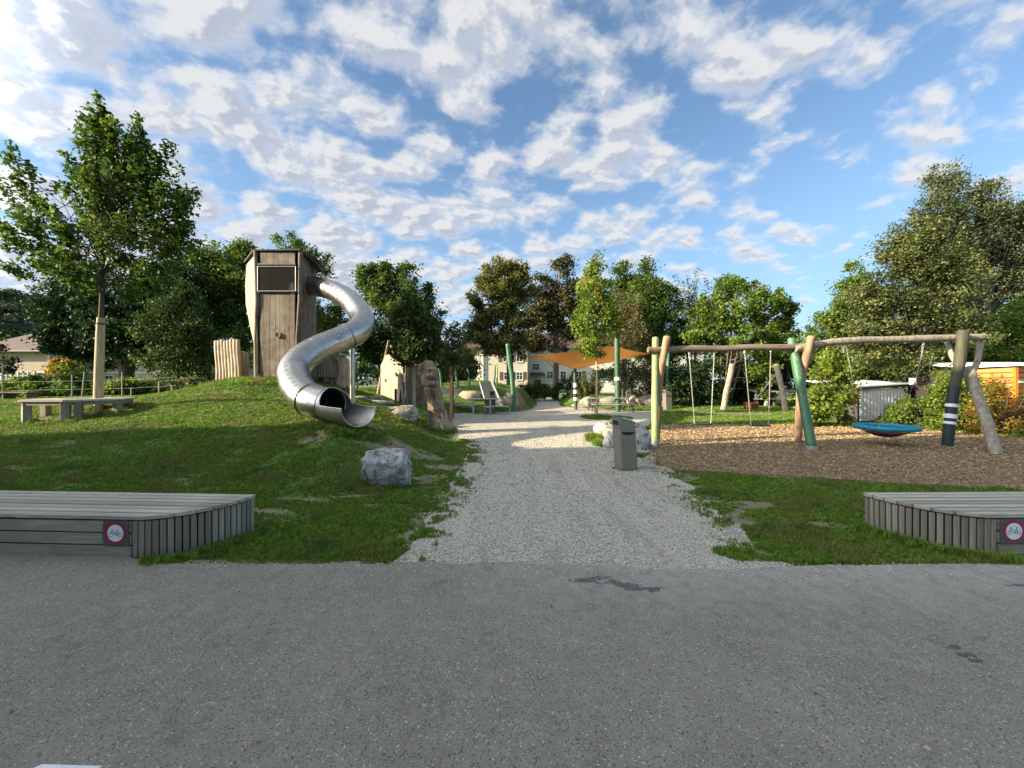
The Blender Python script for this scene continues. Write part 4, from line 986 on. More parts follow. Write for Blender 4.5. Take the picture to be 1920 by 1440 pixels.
def section(i0, i1, name='tube_section'):
    mb = MB(); seg = 40; V = []; nr = 0
    for i in range(i0, i1 + 1):
        p, t_, u, s = FRM[i]; r = RT
        if i % 4 == 0 and i0 < i < i1:        # welded seam: a shallow groove
            offs = [(-.004, 1.0), (0, .997), (.004, 1.0)]
        else: offs = [(0, 1.0)]
        for d, k in offs:
            V += [p + t_ * d + (u * math.cos(2 * math.pi * j / seg) + s * math.sin(2 * math.pi * j / seg)) * r * k for j in range(seg)]; nr += 1
    Fc = [(a * seg + j, a * seg + (j + 1) % seg, (a + 1) * seg + (j + 1) % seg, (a + 1) * seg + j) for a in range(nr - 1) for j in range(seg)]
    o = obj(name, mb.add(V, Fc), M['steel'], sl, True); o.data.shade_smooth(); return o
def flange(i, w=.03):
    p, t_, u, s = FRM[i]; mb = MB().disc(p - t_ * w / 2, t_, RT + .028, w, 36, RT - .004); obj('flange_ring', mb, M['steel'], sl)
    obj('joint_seal', MB().disc(p - t_ * .004, t_, RT + .030, .008, 36, RT - .002), M['steel_dark'], sl)
j1, j2 = 14 * 7 - 6, 14 * 12 + 4
section(0, j1); section(j1, j2); section(j2, NP - 1); flange(j1); flange(j2)
for k in (30, 52, 118, 142):
    p, t_, u, s = FRM[k]; obj('seam_band', MB().disc(p - t_ * .004, t_, RT + .004, .008, 36, RT - .004), M['steel_scuff'], sl)
# warning roundels lying on the tube
for k, ang in ((102, 168), (132, 118)):
    p, t_, u, s = FRM[k]
    best = None
    for a in np.linspace(0, 2 * math.pi, 240):
        n_ = u * math.cos(a) + s * math.sin(a); q = p + n_ * (RT + .002); px_ = CX + F * q.x / q.y; py_ = CY - F * (q.z - H) / q.y
        tgt = (628.5, 633.5) if k == 102 else (546, 673); d_ = (py_ - tgt[1]) ** 2 + .2 * (px_ - tgt[0]) ** 2 + (100 if n_.dot(Vector((0, H * 0, 0)) - q) < 0 else 0) * 10
        if best is None or d_ < best[0]: best = (d_, q, n_)
    q, n_ = best[1], best[2]
    def curved_disc(r0, r1, lift, seg=24, cx=0., cy=0.):
        V = []; 
        for rr in ((r0, r1) if r0 > 0 else (r1,)):
            for j in range(seg):
                a = 2 * math.pi * j / seg; x_ = cx + rr * math.cos(a); y_ = cy + rr * math.sin(a) * 1.0; th_ = y_ / RT
                side = t_.cross(n_); V.append(p + t_ * x_ + (n_ * math.cos(th_) + side * math.sin(th_)) * (RT + lift))
        if r0 > 0: return V, [(j, (j + 1) % seg, seg + (j + 1) % seg, seg + j) for j in range(seg)]
        V.append(p + t_ * cx + (n_ * math.cos(cy / RT) + t_.cross(n_) * math.sin(cy / RT)) * (RT + lift)); return V, [(j, (j + 1) % seg, seg) for j in range(seg)]
    st_ = obj('sticker', MB().add(*curved_disc(0, .085, .003)), M['sign_white'], sl)
    obj('sticker_rim', MB().add(*curved_disc(.072, .088, .005)), M['sign_red'] if k == 132 else M['sign_black'], st_)
    for cc in (-.022, .022): obj('sticker_figure', MB().add(*curved_disc(0, .022, .0055, 10, cc, -.018)), M['sign_black'], st_); obj('sticker_figure', MB().add(*curved_disc(0, .018, .0058, 10, cc, .020)), M['sign_black'], st_)
# open exit trough
p, t_, u, s = FRM[-1]
ex_dir = (W(690, 780, 8.1) - p); 
tr = crm([p, W(634, 761, 8.02), W(653, 764, 7.76), W(673, 766, 7.5)], 8); fr2 = ring_frames(tr); V = []; seg = 32; nr = len(tr)
cov = [min(178, 178 if i == 0 else max(92 if i < nr - 6 else 92, 178 - 9.5 * i * 1.5)) for i in range(nr)]
for i, (p_, t2, u2, s2) in enumerate(fr2):
    if i == 0: t2, u2, s2 = t_, u, s
    a_ = R(cov[i])
    for j in range(seg + 1):
        an = math.pi - a_ + 2 * a_ * j / seg; q = p_ + (u2 * math.cos(an) + s2 * math.sin(an)) * RT
        V.append(q)
Fc = [(a * (seg + 1) + j, a * (seg + 1) + j + 1, (a + 1) * (seg + 1) + j + 1, (a + 1) * (seg + 1) + j) for a in range(nr - 1) for j in range(seg)]
o = obj('exit_trough', MB().add(V, Fc), M['steel_scuff'], sl, True)
edge = [V[i * (seg + 1)] for i in range(1, nr)] + [V[(nr - 1) * (seg + 1) + j] for j in range(seg + 1)] + [V[i * (seg + 1) + seg] for i in range(nr - 1, 0, -1)]
obj('rolled_lip', MB().tube(edge, .013, 6), M['steel'], sl, True)
p, t_, u, s = FRM[-1]; obj('mouth_rim', MB().tube([p + (u * math.cos(a) + s * math.sin(a)) * RT for a in np.linspace(-1.9, 1.9, 30)], .012, 6), M['steel'], sl, True)
pp = W(661, 757, 11.9); obj('support_post', MB().tube([(pp.x, 11.9, gz1(pp.x, 11.9) - .1), (pp.x, 11.9, W(0, 652, 11.9).z)], .082, 16), M['steel'], sl, True)
obj('post_head', MB().box((pp.x - .05, 11.75, W(0, 652, 11.9).z), (.3, .35, .04)), M['steel_dark'], sl)
pq = W(596, 786, 8.35); obj('wood_prop', MB().box((pq.x, 8.65, gz1(pq.x, 8.65) + .09), (.10, .10, .42)), M['stake'], sl)

# ------------------------------------------------------------------ palisades and huts on the mound
def palisade(name, label, a, b, z0, z1, n, mat, cat, group=None, r=.085, bow=.05, seed=0, root=None, topf=None, part='log'):
    a = Vector((*a, 0)); b = Vector((*b, 0)); rr = random.Random(seed); own = root is None
    if own: root = thing(name, ((a.x + b.x) / 2, (a.y + b.y) / 2, z0), label, cat, group)
    d = b - a; u = d.normalized(); step = d.length / n
    for i in range(n):
        t_ = (i + .5) / n; c = a + d * t_; zt_ = (topf(t_) if topf else z1) + rr.uniform(-.04, .04); pts = []; ph = rr.uniform(-.4, .4); off = .006 * i
        for k in range(7):
            f = k / 6; pts.append(c + u * (bow * math.sin(f * 3.6 + .8 + i * .05 + ph * .3) * 1.0) + Vector((0, 0, z0 - .1 + (zt_ - z0 + .1) * f)))
        pts.append(pts[-1] + Vector((0, 0, .03)))
        rad = [step * .50 * (1 + .07 * math.sin(k * 1.7 + i)) for k in range(7)] + [step * .3]
        obj(part, MB().tube(pts, rad, 8, True, .06, i + seed), mat, root, True)
    return root
fz = palisade('log_palisade', 'short palisade of pale wavy logs standing left of the tower', (W(404,0,15.2).x, 15.2), (W(451,0,15.0).x, 15.0), 1.62, W(0, 638, 15).z, 8, M['log_light'], 'palisade', seed=3)
palisade('', '', (W(453,0,15.3).x, 15.3), (W(460,0,16.4).x, 16.4), 1.62, W(0, 660, 15.3).z, 4, M['log_grey'], '', root=fz, seed=5)
bpy.context.view_layer.update()
hx0, hx1 = W(580, 0, 16.3).x, W(638, 0, 16.0).x
ht = palisade('log_hut', 'low hut of pale upright logs with rounded top behind the tube slide', (hx0, 16.3), (hx1, 16.0), 1.35, 0, 11, M['log_light'], 'play hut', seed=9, bow=.03, topf=lambda t_: 2.55 + .38 * math.sin(min(1, .25 + t_ * .8) * math.pi * .62))
palisade('', '', (W(640,0,16.0).x, 16.0), (W(650,0,17.6).x, 17.6), 1.2, 0, 6, M['log_light'], '', root=ht, seed=10, topf=lambda t_: 2.75)
obj('arch_board', MB().tube([W(627, 736, 15.9), W(637, 700, 15.9), W(636, 678, 15.9), W(624, 664, 15.95), W(612, 664, 16.0)], .06, 6), M['tower_wood_sunlit'], ht, True)
obj('roof_board', MB().slab([W(612, 662, 15.9), W(648, 668, 15.9), W(652, 668, 17.4), W(606, 660, 17.4)], (0, 0, 1), .05), M['tower_wood_sunlit'], ht)
tb = W(611, 708, 15.2); tt_ = thing('small_table', (tb.x, 15.2, 1.4), 'small dark wooden table in front of the low log hut', 'table')
obj('table_top', MB().box((tb.x, 15.2, W(0, 708, 15.2).z), (.75, .45, .05)), M['bark'], tt_, bevel=.01)
for sx_ in (-.22, .22): obj('leg', MB().box((tb.x + sx_, 15.2, W(0, 708, 15.2).z - .25), (.08, .3, .45)), M['bark'], tt_)
rl = thing('steel_railing', (W(462,0,15.8).x, 15.8, 1.6), 'small tubular steel railing between the wavy palisade and the tower', 'railing')
for z_ in (.25, .5, .8): obj('rail', MB().tube([(W(458,0,15.8).x, 15.8, 1.6 + z_), (W(467,0,15.8).x, 15.8, 1.6 + z_)], .018, 6), M['zinc'], rl, True)
for px_ in (458, 467): obj('upright', MB().tube([(W(px_,0,15.8).x, 15.8, 1.55), (W(px_,0,15.8).x, 15.8, 2.42)], .02, 6), M['zinc'], rl, True)

# pointed playhouse
ph = thing('playhouse', (-5.9, 18.6, .85), 'pointed wooden playhouse with round portholes and a low dark door', 'playhouse')
A0, B0 = W(714, 742, 19.49), W(757, 759, 17.81); apex = W(729, 655, 19.15); TB = W(750, 684, 18.03)
def phz1(t_): return float(np.interp(t_, [0, .28, .95, 1.0], [2.55, W(0, 662, 19.04).z, TB.z, TB.z]))
def phz0(t_): return float(np.interp(t_, [0, 1], [A0.z, B0.z]))
nB = 6
for seg_ in ((0, .62, False), (.62, .97, True)):
    n_ = 5 if not seg_[2] else 3
    a = A0.lerp(B0, seg_[0]); b_ = A0.lerp(B0, seg_[1]); a.z = b_.z = 0
    sF = lambda t_, s=seg_: s[0] + (s[1] - s[0]) * t_
    board_wall(a, b_, (lambda t_, s=seg_: phz0(sF(t_, s)) + (.62 if s[2] else 0)), (lambda t_, s=seg_: phz1(sF(t_, s))), n_, M['tower_wood_sunlit'], 'front_board', seed=31 + n_, root=ph, gap=.008)
ap = W(729, 638, 19.26)
obj('gable_pole', MB().tube([W(709, 740, 19.60), W(719, 688, 19.49), ap], [.10, .085, .05], 8, True, .05, 2), M['log_red'], ph, True)
obj('gable_pole', MB().tube([W(757, 762, 17.75), W(752, 705, 17.92), W(733, 648, 19.04)], [.06, .055, .05], 8, True, .05, 3), M['tower_wood_sunlit'], ph, True)
a = A0.lerp(B0, .6); b_ = A0.lerp(B0, 1.0)
obj('door_opening', MB().slab([Vector((a.x, a.y + .12, .6)), Vector((b_.x, b_.y + .12, .5)), Vector((b_.x, b_.y + .12, 1.7)), Vector((a.x, a.y + .12, 1.7))], (0, 1, 0), .05), M['black'], ph)
for q in (W(743, 701, 18.26), W(722.5, 713, 18.98)):
    nrm = Vector(((B0 - A0).y, -(B0 - A0).x, 0)).normalized(); nrm = -nrm if nrm.y > 0 else nrm
    tq = ((q.x - A0.x) / (B0.x - A0.x)); base = A0.lerp(B0, tq); q2 = Vector((base.x, base.y, q.z)) + nrm * .02
    obj('porthole_rim', MB().disc(q2, nrm, .085, .03, 16, .055), M['tower_wood'], ph); obj('porthole', MB().disc(q2, nrm, .054, .012, 16), M['black'], ph)
CB, CE = W(760, 0, 17.81), W(806, 0, 18.48)
board_wall((CB.x, 17.81, 0), (CE.x, 18.48, 0), c_(.45), c_(W(0, 686, 18.03).z), 9, M['tower_wood'], 'side_board', seed=41, root=ph, gap=.014)
obj('roof_board', MB().slab([W(751, 685, 17.92), W(806, 687, 18.48), W(806, 687, 20.38), W(756, 684, 20.16)], (0, 0, 1), .06), M['tower_wood'], ph)
board_wall((CE.x, 18.48, 0), (CE.x - .2, 20.3, 0), c_(.45), c_(W(0, 686, 18.03).z), 6, M['tower_wood'], 'side_board', seed=42, root=ph)
board_wall((CE.x - .2, 20.3, 0), (A0.x, 20.8, 0), c_(.45), c_(2.2), 10, M['tower_wood'], 'back_board', seed=43, root=ph)

# ------------------------------------------------------------------ carved trunk
def carved():
    Yc = 12.4; base = W(818, 800, Yc)
    prof = [(800,826,48),(790,823,42),(775,822,33),(760,817,30),(745,815,29),(730,812,30),(715,808,30),(705,806,29),(695,807,26),(686,805,25),(680,804,20),(676,802,12)]
    pts = []; rad = []
    for py, px, w_ in prof: p = W(px, py, Yc); pts.append(p); rad.append(w_ / 2 * Yc / F * .97)
    # denser rings
    mb = MB(); seg = 56; N = 90; V = []
    zs = [p.z for p in pts]; 
    for i in range(N + 1):
        z = zs[0] - .12 + (zs[-1] - zs[0] + .12) * i / N
        x = float(np.interp(z, zs, [p.x for p in pts])); r = float(np.interp(z, zs, rad)); h = (z - base.z)
        for k in range(seg):
            a = 2 * math.pi * k / seg; d = Vector((math.cos(a), math.sin(a), 0)); q = d * 1.4 + Vector((0, 0, h * .7))
            rr = r * (1.06 + .08 * mnoise.noise(q * 1.1) + .05 * mnoise.noise(Vector((d.x * 9, d.y * 9, h * 1.0))))
            rr -= .05 * max(0, 1 - abs(mnoise.noise(Vector((d.x * 2.6 + 3, d.y * 2.6, h * .5)))) * 14) * r * 2
            if h < .5: rr *= 1 + .14 * max(0, math.sin(a * 5 + 1)) * (1 - h / .5)
            # carved face towards the path, (a ~ -60 deg)
            fa = math.atan2(math.sin(a - R(-62)), math.cos(a - R(-62))); fh = h - 1.72
            g = lambda ca, ch, wa, wh: math.exp(-((fa - ca) / wa) ** 2 - ((fh - ch) / wh) ** 2)
            rr += .07 * mnoise.noise(Vector((d.x * 16, d.y * 16, h * 2.2))) * r + .10 * g(0, .0, .20, .13) + .07 * g(0, .16, .75, .035) - .09 * g(-.33, .07, .17, .05) - .09 * g(.33, .07, .17, .05) + .07 * g(-.5, -.05, .22, .08) + .07 * g(.5, -.05, .22, .08) - .13 * g(0, -.19, .5, .035) + .09 * g(0, -.29, .45, .08)
            rr -= .14 * g(0, -.42, 1.3, .04)
            # arm-like ridge on the left
            rr += .06 * math.exp(-((fa + 1.0 + (h - 1.1) * .8) / .3) ** 2) * (1 if .55 < h < 1.9 else 0)
            rr -= .06 * math.exp(-((fa + .35 + (h - .9) * .55) / .22) ** 2) * (1 if .25 < h < 1.35 else 0)
            V.append(Vector((x, Yc, z)) + d * rr)
    Fc = [(i * seg + k, i * seg + (k + 1) % seg, (i + 1) * seg + (k + 1) % seg, (i + 1) * seg + k) for i in range(N) for k in range(seg)] + [tuple(range(N * seg, (N + 1) * seg))]
    root = thing('carved_trunk', (base.x, Yc, base.z), 'old cracked tree trunk carved into a bearded face figure beside the gravel', 'carving')
    obj('trunk', mb.add(V, Fc), M['carved'], root, True, origin=(base.x, Yc, base.z))
    for (px, py, w_, h_) in ((791,690,10,9),):
        c = W(px, py, Yc - .05); obj('knob', MB().tube([c + Vector((0,0,-.22)), c + Vector((0,0,-.05)), c + Vector((.01,0,.10)), c + Vector((.01,0,.15))], [.11,.13,.10,.04], 12, True, .15, px), M['carved'], root, True)
carved()

# ------------------------------------------------------------------ round bench about the left tree
def tree_bench():
    cx, cy = -10.62, 9.35; r1, r0 = .98, .36; z = W(0, 749, 8.7).z; gzc = .82
    root = thing('tree_bench', (cx, cy, gzc), 'hexagonal grey timber bench round the foot of the tall left tree', 'bench')
    n = 6; off = R(-58)
    for i in range(n):
        a0, a1 = off + 2 * math.pi * i / n, off + 2 * math.pi * (i + 1) / n
        for q in range(4):
            ra, rb = r1 - q * .15, r1 - q * .15 - .138
            P = [(cx + math.cos(a) * r_, cy + math.sin(a) * r_) for a, r_ in ((a0 + .006, ra), (a1 - .006, ra), (a1 - .006, rb), (a0 + .006, rb))]
            obj('seat_plank', MB().prism(P, z - .045, z), M['deck_top'], root, origin=(P[0][0], P[0][1], z))
        P = [(cx + math.cos(a) * r_, cy + math.sin(a) * r_) for a, r_ in ((a0, r1 - .04), (a1, r1 - .04), (a1, r1 - .09), (a0, r1 - .09))]
        obj('apron', MB().prism(P, z - .13, z - .047), M['deck_side'], root)
        xl, yl = cx + math.cos(a0) * (r1 - .13), cy + math.sin(a0) * (r1 - .13); g = gz1(xl, yl)
        obj('leg', MB().box((xl, yl, (z - .05 + g - .05) / 2), (.14, .14, z - .05 - g + .05), rz=a0), M['deck_slat'], root, bevel=.008)
        if i == 0: obj('leg', MB().box((xl + .16, yl + .12, (z - .05 + g - .05) / 2), (.13, .13, z - .05 - g + .05), rz=a0), M['deck_slat'], root, bevel=.008)
tree_bench()

# ------------------------------------------------------------------ picnic tables, far slide, poles, sail
def pipe_leg(root, x, y, z0, z1, dx, mat): obj('leg', MB().tube([(x, y, z1), (x + dx * .15, y, z1 - .12), (x + dx * .2, y, (z0 + z1) / 2), (x + dx, y, z0)], .022, 8), mat, root, True)
def picnic_grey():
    Y = 20.4; x = W(907, 0, Y).x; z = 0; root = thing('picnic_table', (x, Y, 0), 'light grey metal table with two benches in front of the wide metal slide', 'picnic table')
    zt_ = .80; rz = R(6)
    obj('table_top', MB().box((x, Y, zt_), (1.75, .75, .05), rz), M['grey_metal'], root, bevel=.01)
    for s in (-.45, .45): obj('table_leg', MB().box((x + s - .1, Y - .1 , .38), (.10, .5, .76), rz), M['grey_metal'], root, bevel=.01)
    for nm, bx, by in (('a', -.95, .55), ('b', .72, -.75)):
        obj('bench_board', MB().box((x + bx, Y + by, .44), (1.35, .30, .045), R(7)), M['grey_metal'], root, bevel=.008)
        for s in (-.62, .62): obj('bench_leg', MB().tube([(x + bx + s, Y + by, .43), (x + bx + s + .06, Y + by, .33), (x + bx + s + .05, Y + by, .2), (x + bx + s - .07, Y + by, .0)], .024, 8), M['zinc'], root, True)
    for s in (-.3, .3): obj('brace', MB().tube([(x - .9, Y + .5 + s * .2, .40), (x + .5, Y - .7 + s * .2, .36)], .018, 6), M['zinc'], root, True)
    wx = W(917, 0, 19.9).x; wb = thing('wooden_litter_box', (wx, 19.9 + .9, 0), 'narrow wooden litter box with black top opening behind the light grey table', 'litter bin')
    for k in range(4): obj('plank', MB().box((wx - .18 + k * .12, 20.62, .62), (.112, .03, 1.2)), M['stake'] if k < 2 else M['tower_wood'], wb, bevel=.004)
    obj('side', MB().box((wx + .27, 20.85, .62), (.03, .42, 1.2)), M['tower_wood'], wb); obj('side', MB().box((wx - .27, 20.85, .62), (.03, .42, 1.2)), M['stake'], wb)
    obj('opening', MB().box((wx + .1, 20.60, 1.1), (.2, .03, .16)), M['black'], wb); obj('back', MB().box((wx, 21.05, .62), (.5, .03, 1.2)), M['tower_wood'], wb)
picnic_grey()
def picnic_dark():
    Y = 21.6; x0, x1 = W(1108, 0, Y).x, W(1186, 0, Y).x; xm = (x0 + x1) / 2; Lt = x1 - x0
    root = thing('picnic_table', (xm, Y, 0), 'long dark steel picnic bench and table in the shade under the orange sail', 'picnic table')
    for k in range(3): obj('seat_slat', MB().box((xm, Y - .5 + k * .12, .46), (Lt, .10, .035)), M['grey_metal'], root, bevel=.006)
    for k in range(5): obj('top_slat', MB().box((xm, Y + .25 + k * .13, .78), (Lt * .97, .115, .035)), M['grey_metal'], root, bevel=.006)
    for k in range(3): obj('seat_slat', MB().box((xm, Y + 1.25 + k * .12, .46), (Lt, .10, .035)), M['grey_metal'], root, bevel=.006)
    for xs in (x0 + .12, x1 - .12):
        for yy in (Y - .55, Y - .28): obj('leg', MB().tube([(xs, yy, 0), (xs, yy, .45)], .025, 8), M['steel_dark'], root, True)
        obj('leg', MB().tube([(xs, Y + .2, 0), (xs, Y + .4, .75)], .03, 8), M['steel_dark'], root, True); obj('leg', MB().tube([(xs, Y + 1.3, 0), (xs, Y + .75, .75)], .03, 8), M['steel_dark'], root, True)
        obj('leg', MB().tube([(xs, Y + 1.35, 0), (xs, Y + 1.35, .45)], .025, 8), M['steel_dark'], root, True); obj('cross_bar', MB().tube([(xs, Y - .4, .42), (xs, Y + 1.4, .42)], .022, 8), M['steel_dark'], root, True)
picnic_dark()
ms_ = thing('wide_slide', (W(928,0,22).x, 22, .5), 'wide shiny metal slide running down the far grass mound', 'slide')
tl, tr_, br, bl = W(899, 718, 24.6), W(922, 718, 24.6), W(937, 752, 22.0), W(909, 752, 22.0); flat0, flat1 = W(914, 757, 21.3), W(943, 757, 21.3)
def strip(name, A, B, wl, mat): obj(name, MB().slab([A[0], A[1], B[1], B[0]], (0, .0, 1), wl), mat, ms_)
strip('slide_bed', (tl, tr_), (bl, br), .03, M['steel']); strip('run_out', (bl, br), (flat0, flat1), .03, M['steel'])
for a, b_, c in ((tl, bl, flat0), (tr_, br, flat1)):
    obj('side_cheek', MB().tube([a + Vector((0,0,.1)), b_ + Vector((0,0,.1)), c + Vector((0,0,.1))], .05, 8), M['grey_metal'], ms_, True)
for i, (px, py, Y, s) in enumerate([(950,742,23.2,(1.3,1.3,.9)),(880,738,23.3,(1.4,1.0,.7)),(957,733,24.2,(.9,.9,.5))]):
    p = W(px, py, Y); boulder(['sandy stone bank right of the wide metal slide','sandy stone bank left of the wide metal slide','upper sandy stone at the right edge of the wide metal slide'][i], (p.x, Y, gz1(p.x, Y) - s[2] * .06), s, 80 + i, M['soil_pile'], 3, group='stones beside the wide metal slide')

def pole(label, pts, r, mat, name='pole', cat='pole', group=None, seed=0, bands=None):
    P = [W(*p) for p in pts]; root = thing(name, tuple(P[0]), label, cat, group); g = gz1(P[0].x, P[0].y)
    if abs(P[0].z - g) < .6: P[0].z = g - .1
    post('shaft', P, r, mat, root, 10, .06, seed)
    for b_ in (bands or []):
        (py0, py1, mt, k) = b_; f = lambda y: Vector((float(np.interp(y, [p[1] for p in pts][::-1], [q.x for q in P][::-1])), float(np.interp(y, [p[1] for p in pts][::-1], [q.y for q in P][::-1])), W(0, y, float(np.interp(y, [p[1] for p in pts][::-1], [q.y for q in P][::-1]))).z))
        obj('band', MB().tube([f(py0), f(py1)], r * k, 14), M[mt], root, True)
    return root
PG = 'green poles of the playground'
pole('tall crooked green pole right of the light grey table', [(966,772,21.8),(962,740,21.8),(960,705,21.8),(955,675,21.8),(952,646,21.8)], .135, M['green_mid'], group=PG, seed=2)
pole('small green pole topping the mound left of the wide metal slide', [(881,727,24.3),(879,705,24.3),(877,688,24.3)], .075, M['green_mid'], group=PG, seed=3)
pole('dark thin pole just behind the top of the wide slide', [(926,722,25.6),(928,704,25.6),(929,684,25.6)], .055, M['green_dark'], group=PG, seed=4)
pole('pale speckled thin pole right of the dark thin one', [(932,722,25.4),(932,700,25.4),(931,682,25.4)], .055, M['green_light'], group=PG, seed=5)
pole('dark leaning pole seen behind the carved trunk', [(829,721,25),(826,700,25),(821,682,25)], .10, M['green_dark'], group=PG, seed=6)
pole('green leaning pole behind the orange stake', [(859,719,24.5),(855,700,24.5),(850,680,24.5)], .09, M['green_mid'], group=PG, seed=7)
pole('dark green sail pole with a white notice band in front of the picnic bench', [(1159,772,22.0),(1158,720,22.0),(1157,680,22.0),(1157,634,22.0)], .16, M['green_dark'], 'sail_pole', 'pole', 'poles holding the orange sail', 8, [(707,713,'white_band',1.08)])
pole('dark sail pole with ragged black and white bands beside the path', [(1080,768,23.6),(1079,735,23.6),(1078,712,23.6),(1078,692,23.6)], .10, M['green_dark'], 'banded_pole', 'pole', 'poles holding the orange sail', 9,
     [(718,726,'white_band',1.18),(726,731,'black_paint',1.15),(731,738,'white_band',1.25),(738,745,'black_paint',1.12),(745,751,'white_band',1.3)])
pole('green sail pole behind the far litter bin', [(1252,745,24.0),(1252,700,24.0),(1253,655,24.0)], .12, M['green_mid'], 'sail_pole', 'pole', 'poles holding the orange sail', 10)
pole('orange wooden stake of the small tree behind the carved trunk', [(846,765,17.6),(846,730,17.6),(845,688,17.6)], .075, M['orange_stake'], 'tree_stake', 'stake', 'tree stakes', 11)
pole('tan wooden stake in front of the grey playhouse wall', [(776,760,15.1),(776,720,15.1),(775,684,15.1)], .07, M['log_grey'], 'tree_stake', 'stake', 'tree stakes', 12)
LG = 'leaning bare logs on the back lawn'
pole('bare log leaning right on the back lawn, seen between the swing chains', [(1356,768,21.5),(1362,735,21.7),(1369,705,21.9),(1373,684,22.0)], .16, M['log_grey'], 'leaning_log', 'log', LG, 13)
hl = pole('pointed bare log leaning left on the back lawn, with a rope tied to it', [(1473,770,21.0),(1469,740,21.0),(1462,712,21.0),(1455,684,21.0)], .15, M['log_light'], 'leaning_log', 'log', LG, 14)
obj('rope', MB().tube([W(1456, 701, 20.8), W(1446, 712, 20.7), W(1438, 722, 20.6), W(1420, 745, 20.5)], .025, 6), M['rope'], hl, True)
obj('knot', MB().tube([W(1436, 716, 20.6), W(1440, 720, 20.6), W(1444, 717, 20.6), W(1438, 722, 20.6)], .06, 6), M['rope'], hl, True)
def sail():
    A, C, B, D = W(984, 668, 22.0), W(1157, 648, 22.2), W(1222, 663, 24.3), W(1079, 693, 25.8); ctr = (A + B + C + D) / 4
    root = thing('shade_sail', tuple(ctr), 'orange shade sail stretched between poles over the picnic bench', 'shade sail')
    N = 24; V = []
    for i in range(N + 1):
        for j in range(N + 1):
            u, v = i / N, j / N; p = A * (1-u) * (1-v) + C * u * (1-v) + B * u * v + D * (1-u) * v
            e = 4*u*(1-u) * (2*v-1) ** 2 + 4*v*(1-v) * (2*u-1) ** 2; p = p + (ctr - p) * .09 * e; p.z -= .42 * math.sin(math.pi * u) * math.sin(math.pi * v)
            p.z += .012 * math.sin(u * 40) * (1 - u) * .5; V.append(p)
    Fc = [(i*(N+1)+j, (i+1)*(N+1)+j, (i+1)*(N+1)+j+1, i*(N+1)+j+1) for i in range(N) for j in range(N)]
    obj('cloth', MB().add(V, Fc), M['sail'], root, True)
    ed = [V[i*(N+1)] for i in range(N+1)] + [V[N*(N+1)+j] for j in range(1, N+1)] + [V[i*(N+1)+N] for i in range(N-1, -1, -1)] + [V[j] for j in range(N-1, -1, -1)]
    obj('hem', MB().tube(ed, .014, 5, False), M['sail'], root, True)
    for p, q in ((A, W(955, 664, 21.8)), (C, W(1157, 641, 22.0)), (B, W(1252, 659, 24.0)), (D, W(1078, 694, 23.7))): obj('guy_rope', MB().tube([p, q], .014, 5), M['zinc'], root, True)
sail()

# ------------------------------------------------------------------ sheds and houses
def window(root, c, u, n, w, h, mull=1, shutters=False, z=Vector((0, 0, 1)), name='window'):
    """window on a wall: c centre on the wall plane, u along the wall, n outward"""
    c, u, n = Vector(c), Vector(u).normalized(), Vector(n).normalized()
    m = Matrix((u, n, z)).transposed()
    f = MB(); t_ = .07
    for s in (-1, 1): f.box(c + u * s * (w / 2 - t_ / 2) + n * .03, (t_, .08, h), mat=m); f.box(c + z * s * (h / 2 - t_ / 2) + n * .03, (w - 2 * t_ - .004, .08, t_), mat=m)
    fo = obj(name, f, M['frame'], root)
    for k in range(mull + 1):
        pw = (w - 2 * t_) / (mull + 1); pc = c + u * (-(w - 2 * t_) / 2 + pw * (k + .5)) + n * .012
        obj('pane', MB().box(pc, (pw - .05 if mull else pw, .012, h - 2 * t_), mat=m), M['glass'], fo)
        if k: obj('glazing_bar', MB().box(pc - u * pw / 2 + n * .01, (.05, .05, h - 2 * t_ - .004), mat=m), M['frame'], fo)
    obj('glazing_bar', MB().box(c + z * .1 + n * .022, (w - 2 * t_ - .004, .03, .035), mat=m), M['frame'], fo)
    obj('sill', MB().box(c - z * (h / 2 + .04) + n * .06, (w + .12, .14, .06), mat=m), M['plaster_pale'], fo)
    if shutters:
        for s in (-1, 1): obj('shutter', MB().box(c + u * s * (w / 2 + .30) + n * .04, (.52, .05, h), mat=m), M['shutter'], root, bevel=.01)
    return fo
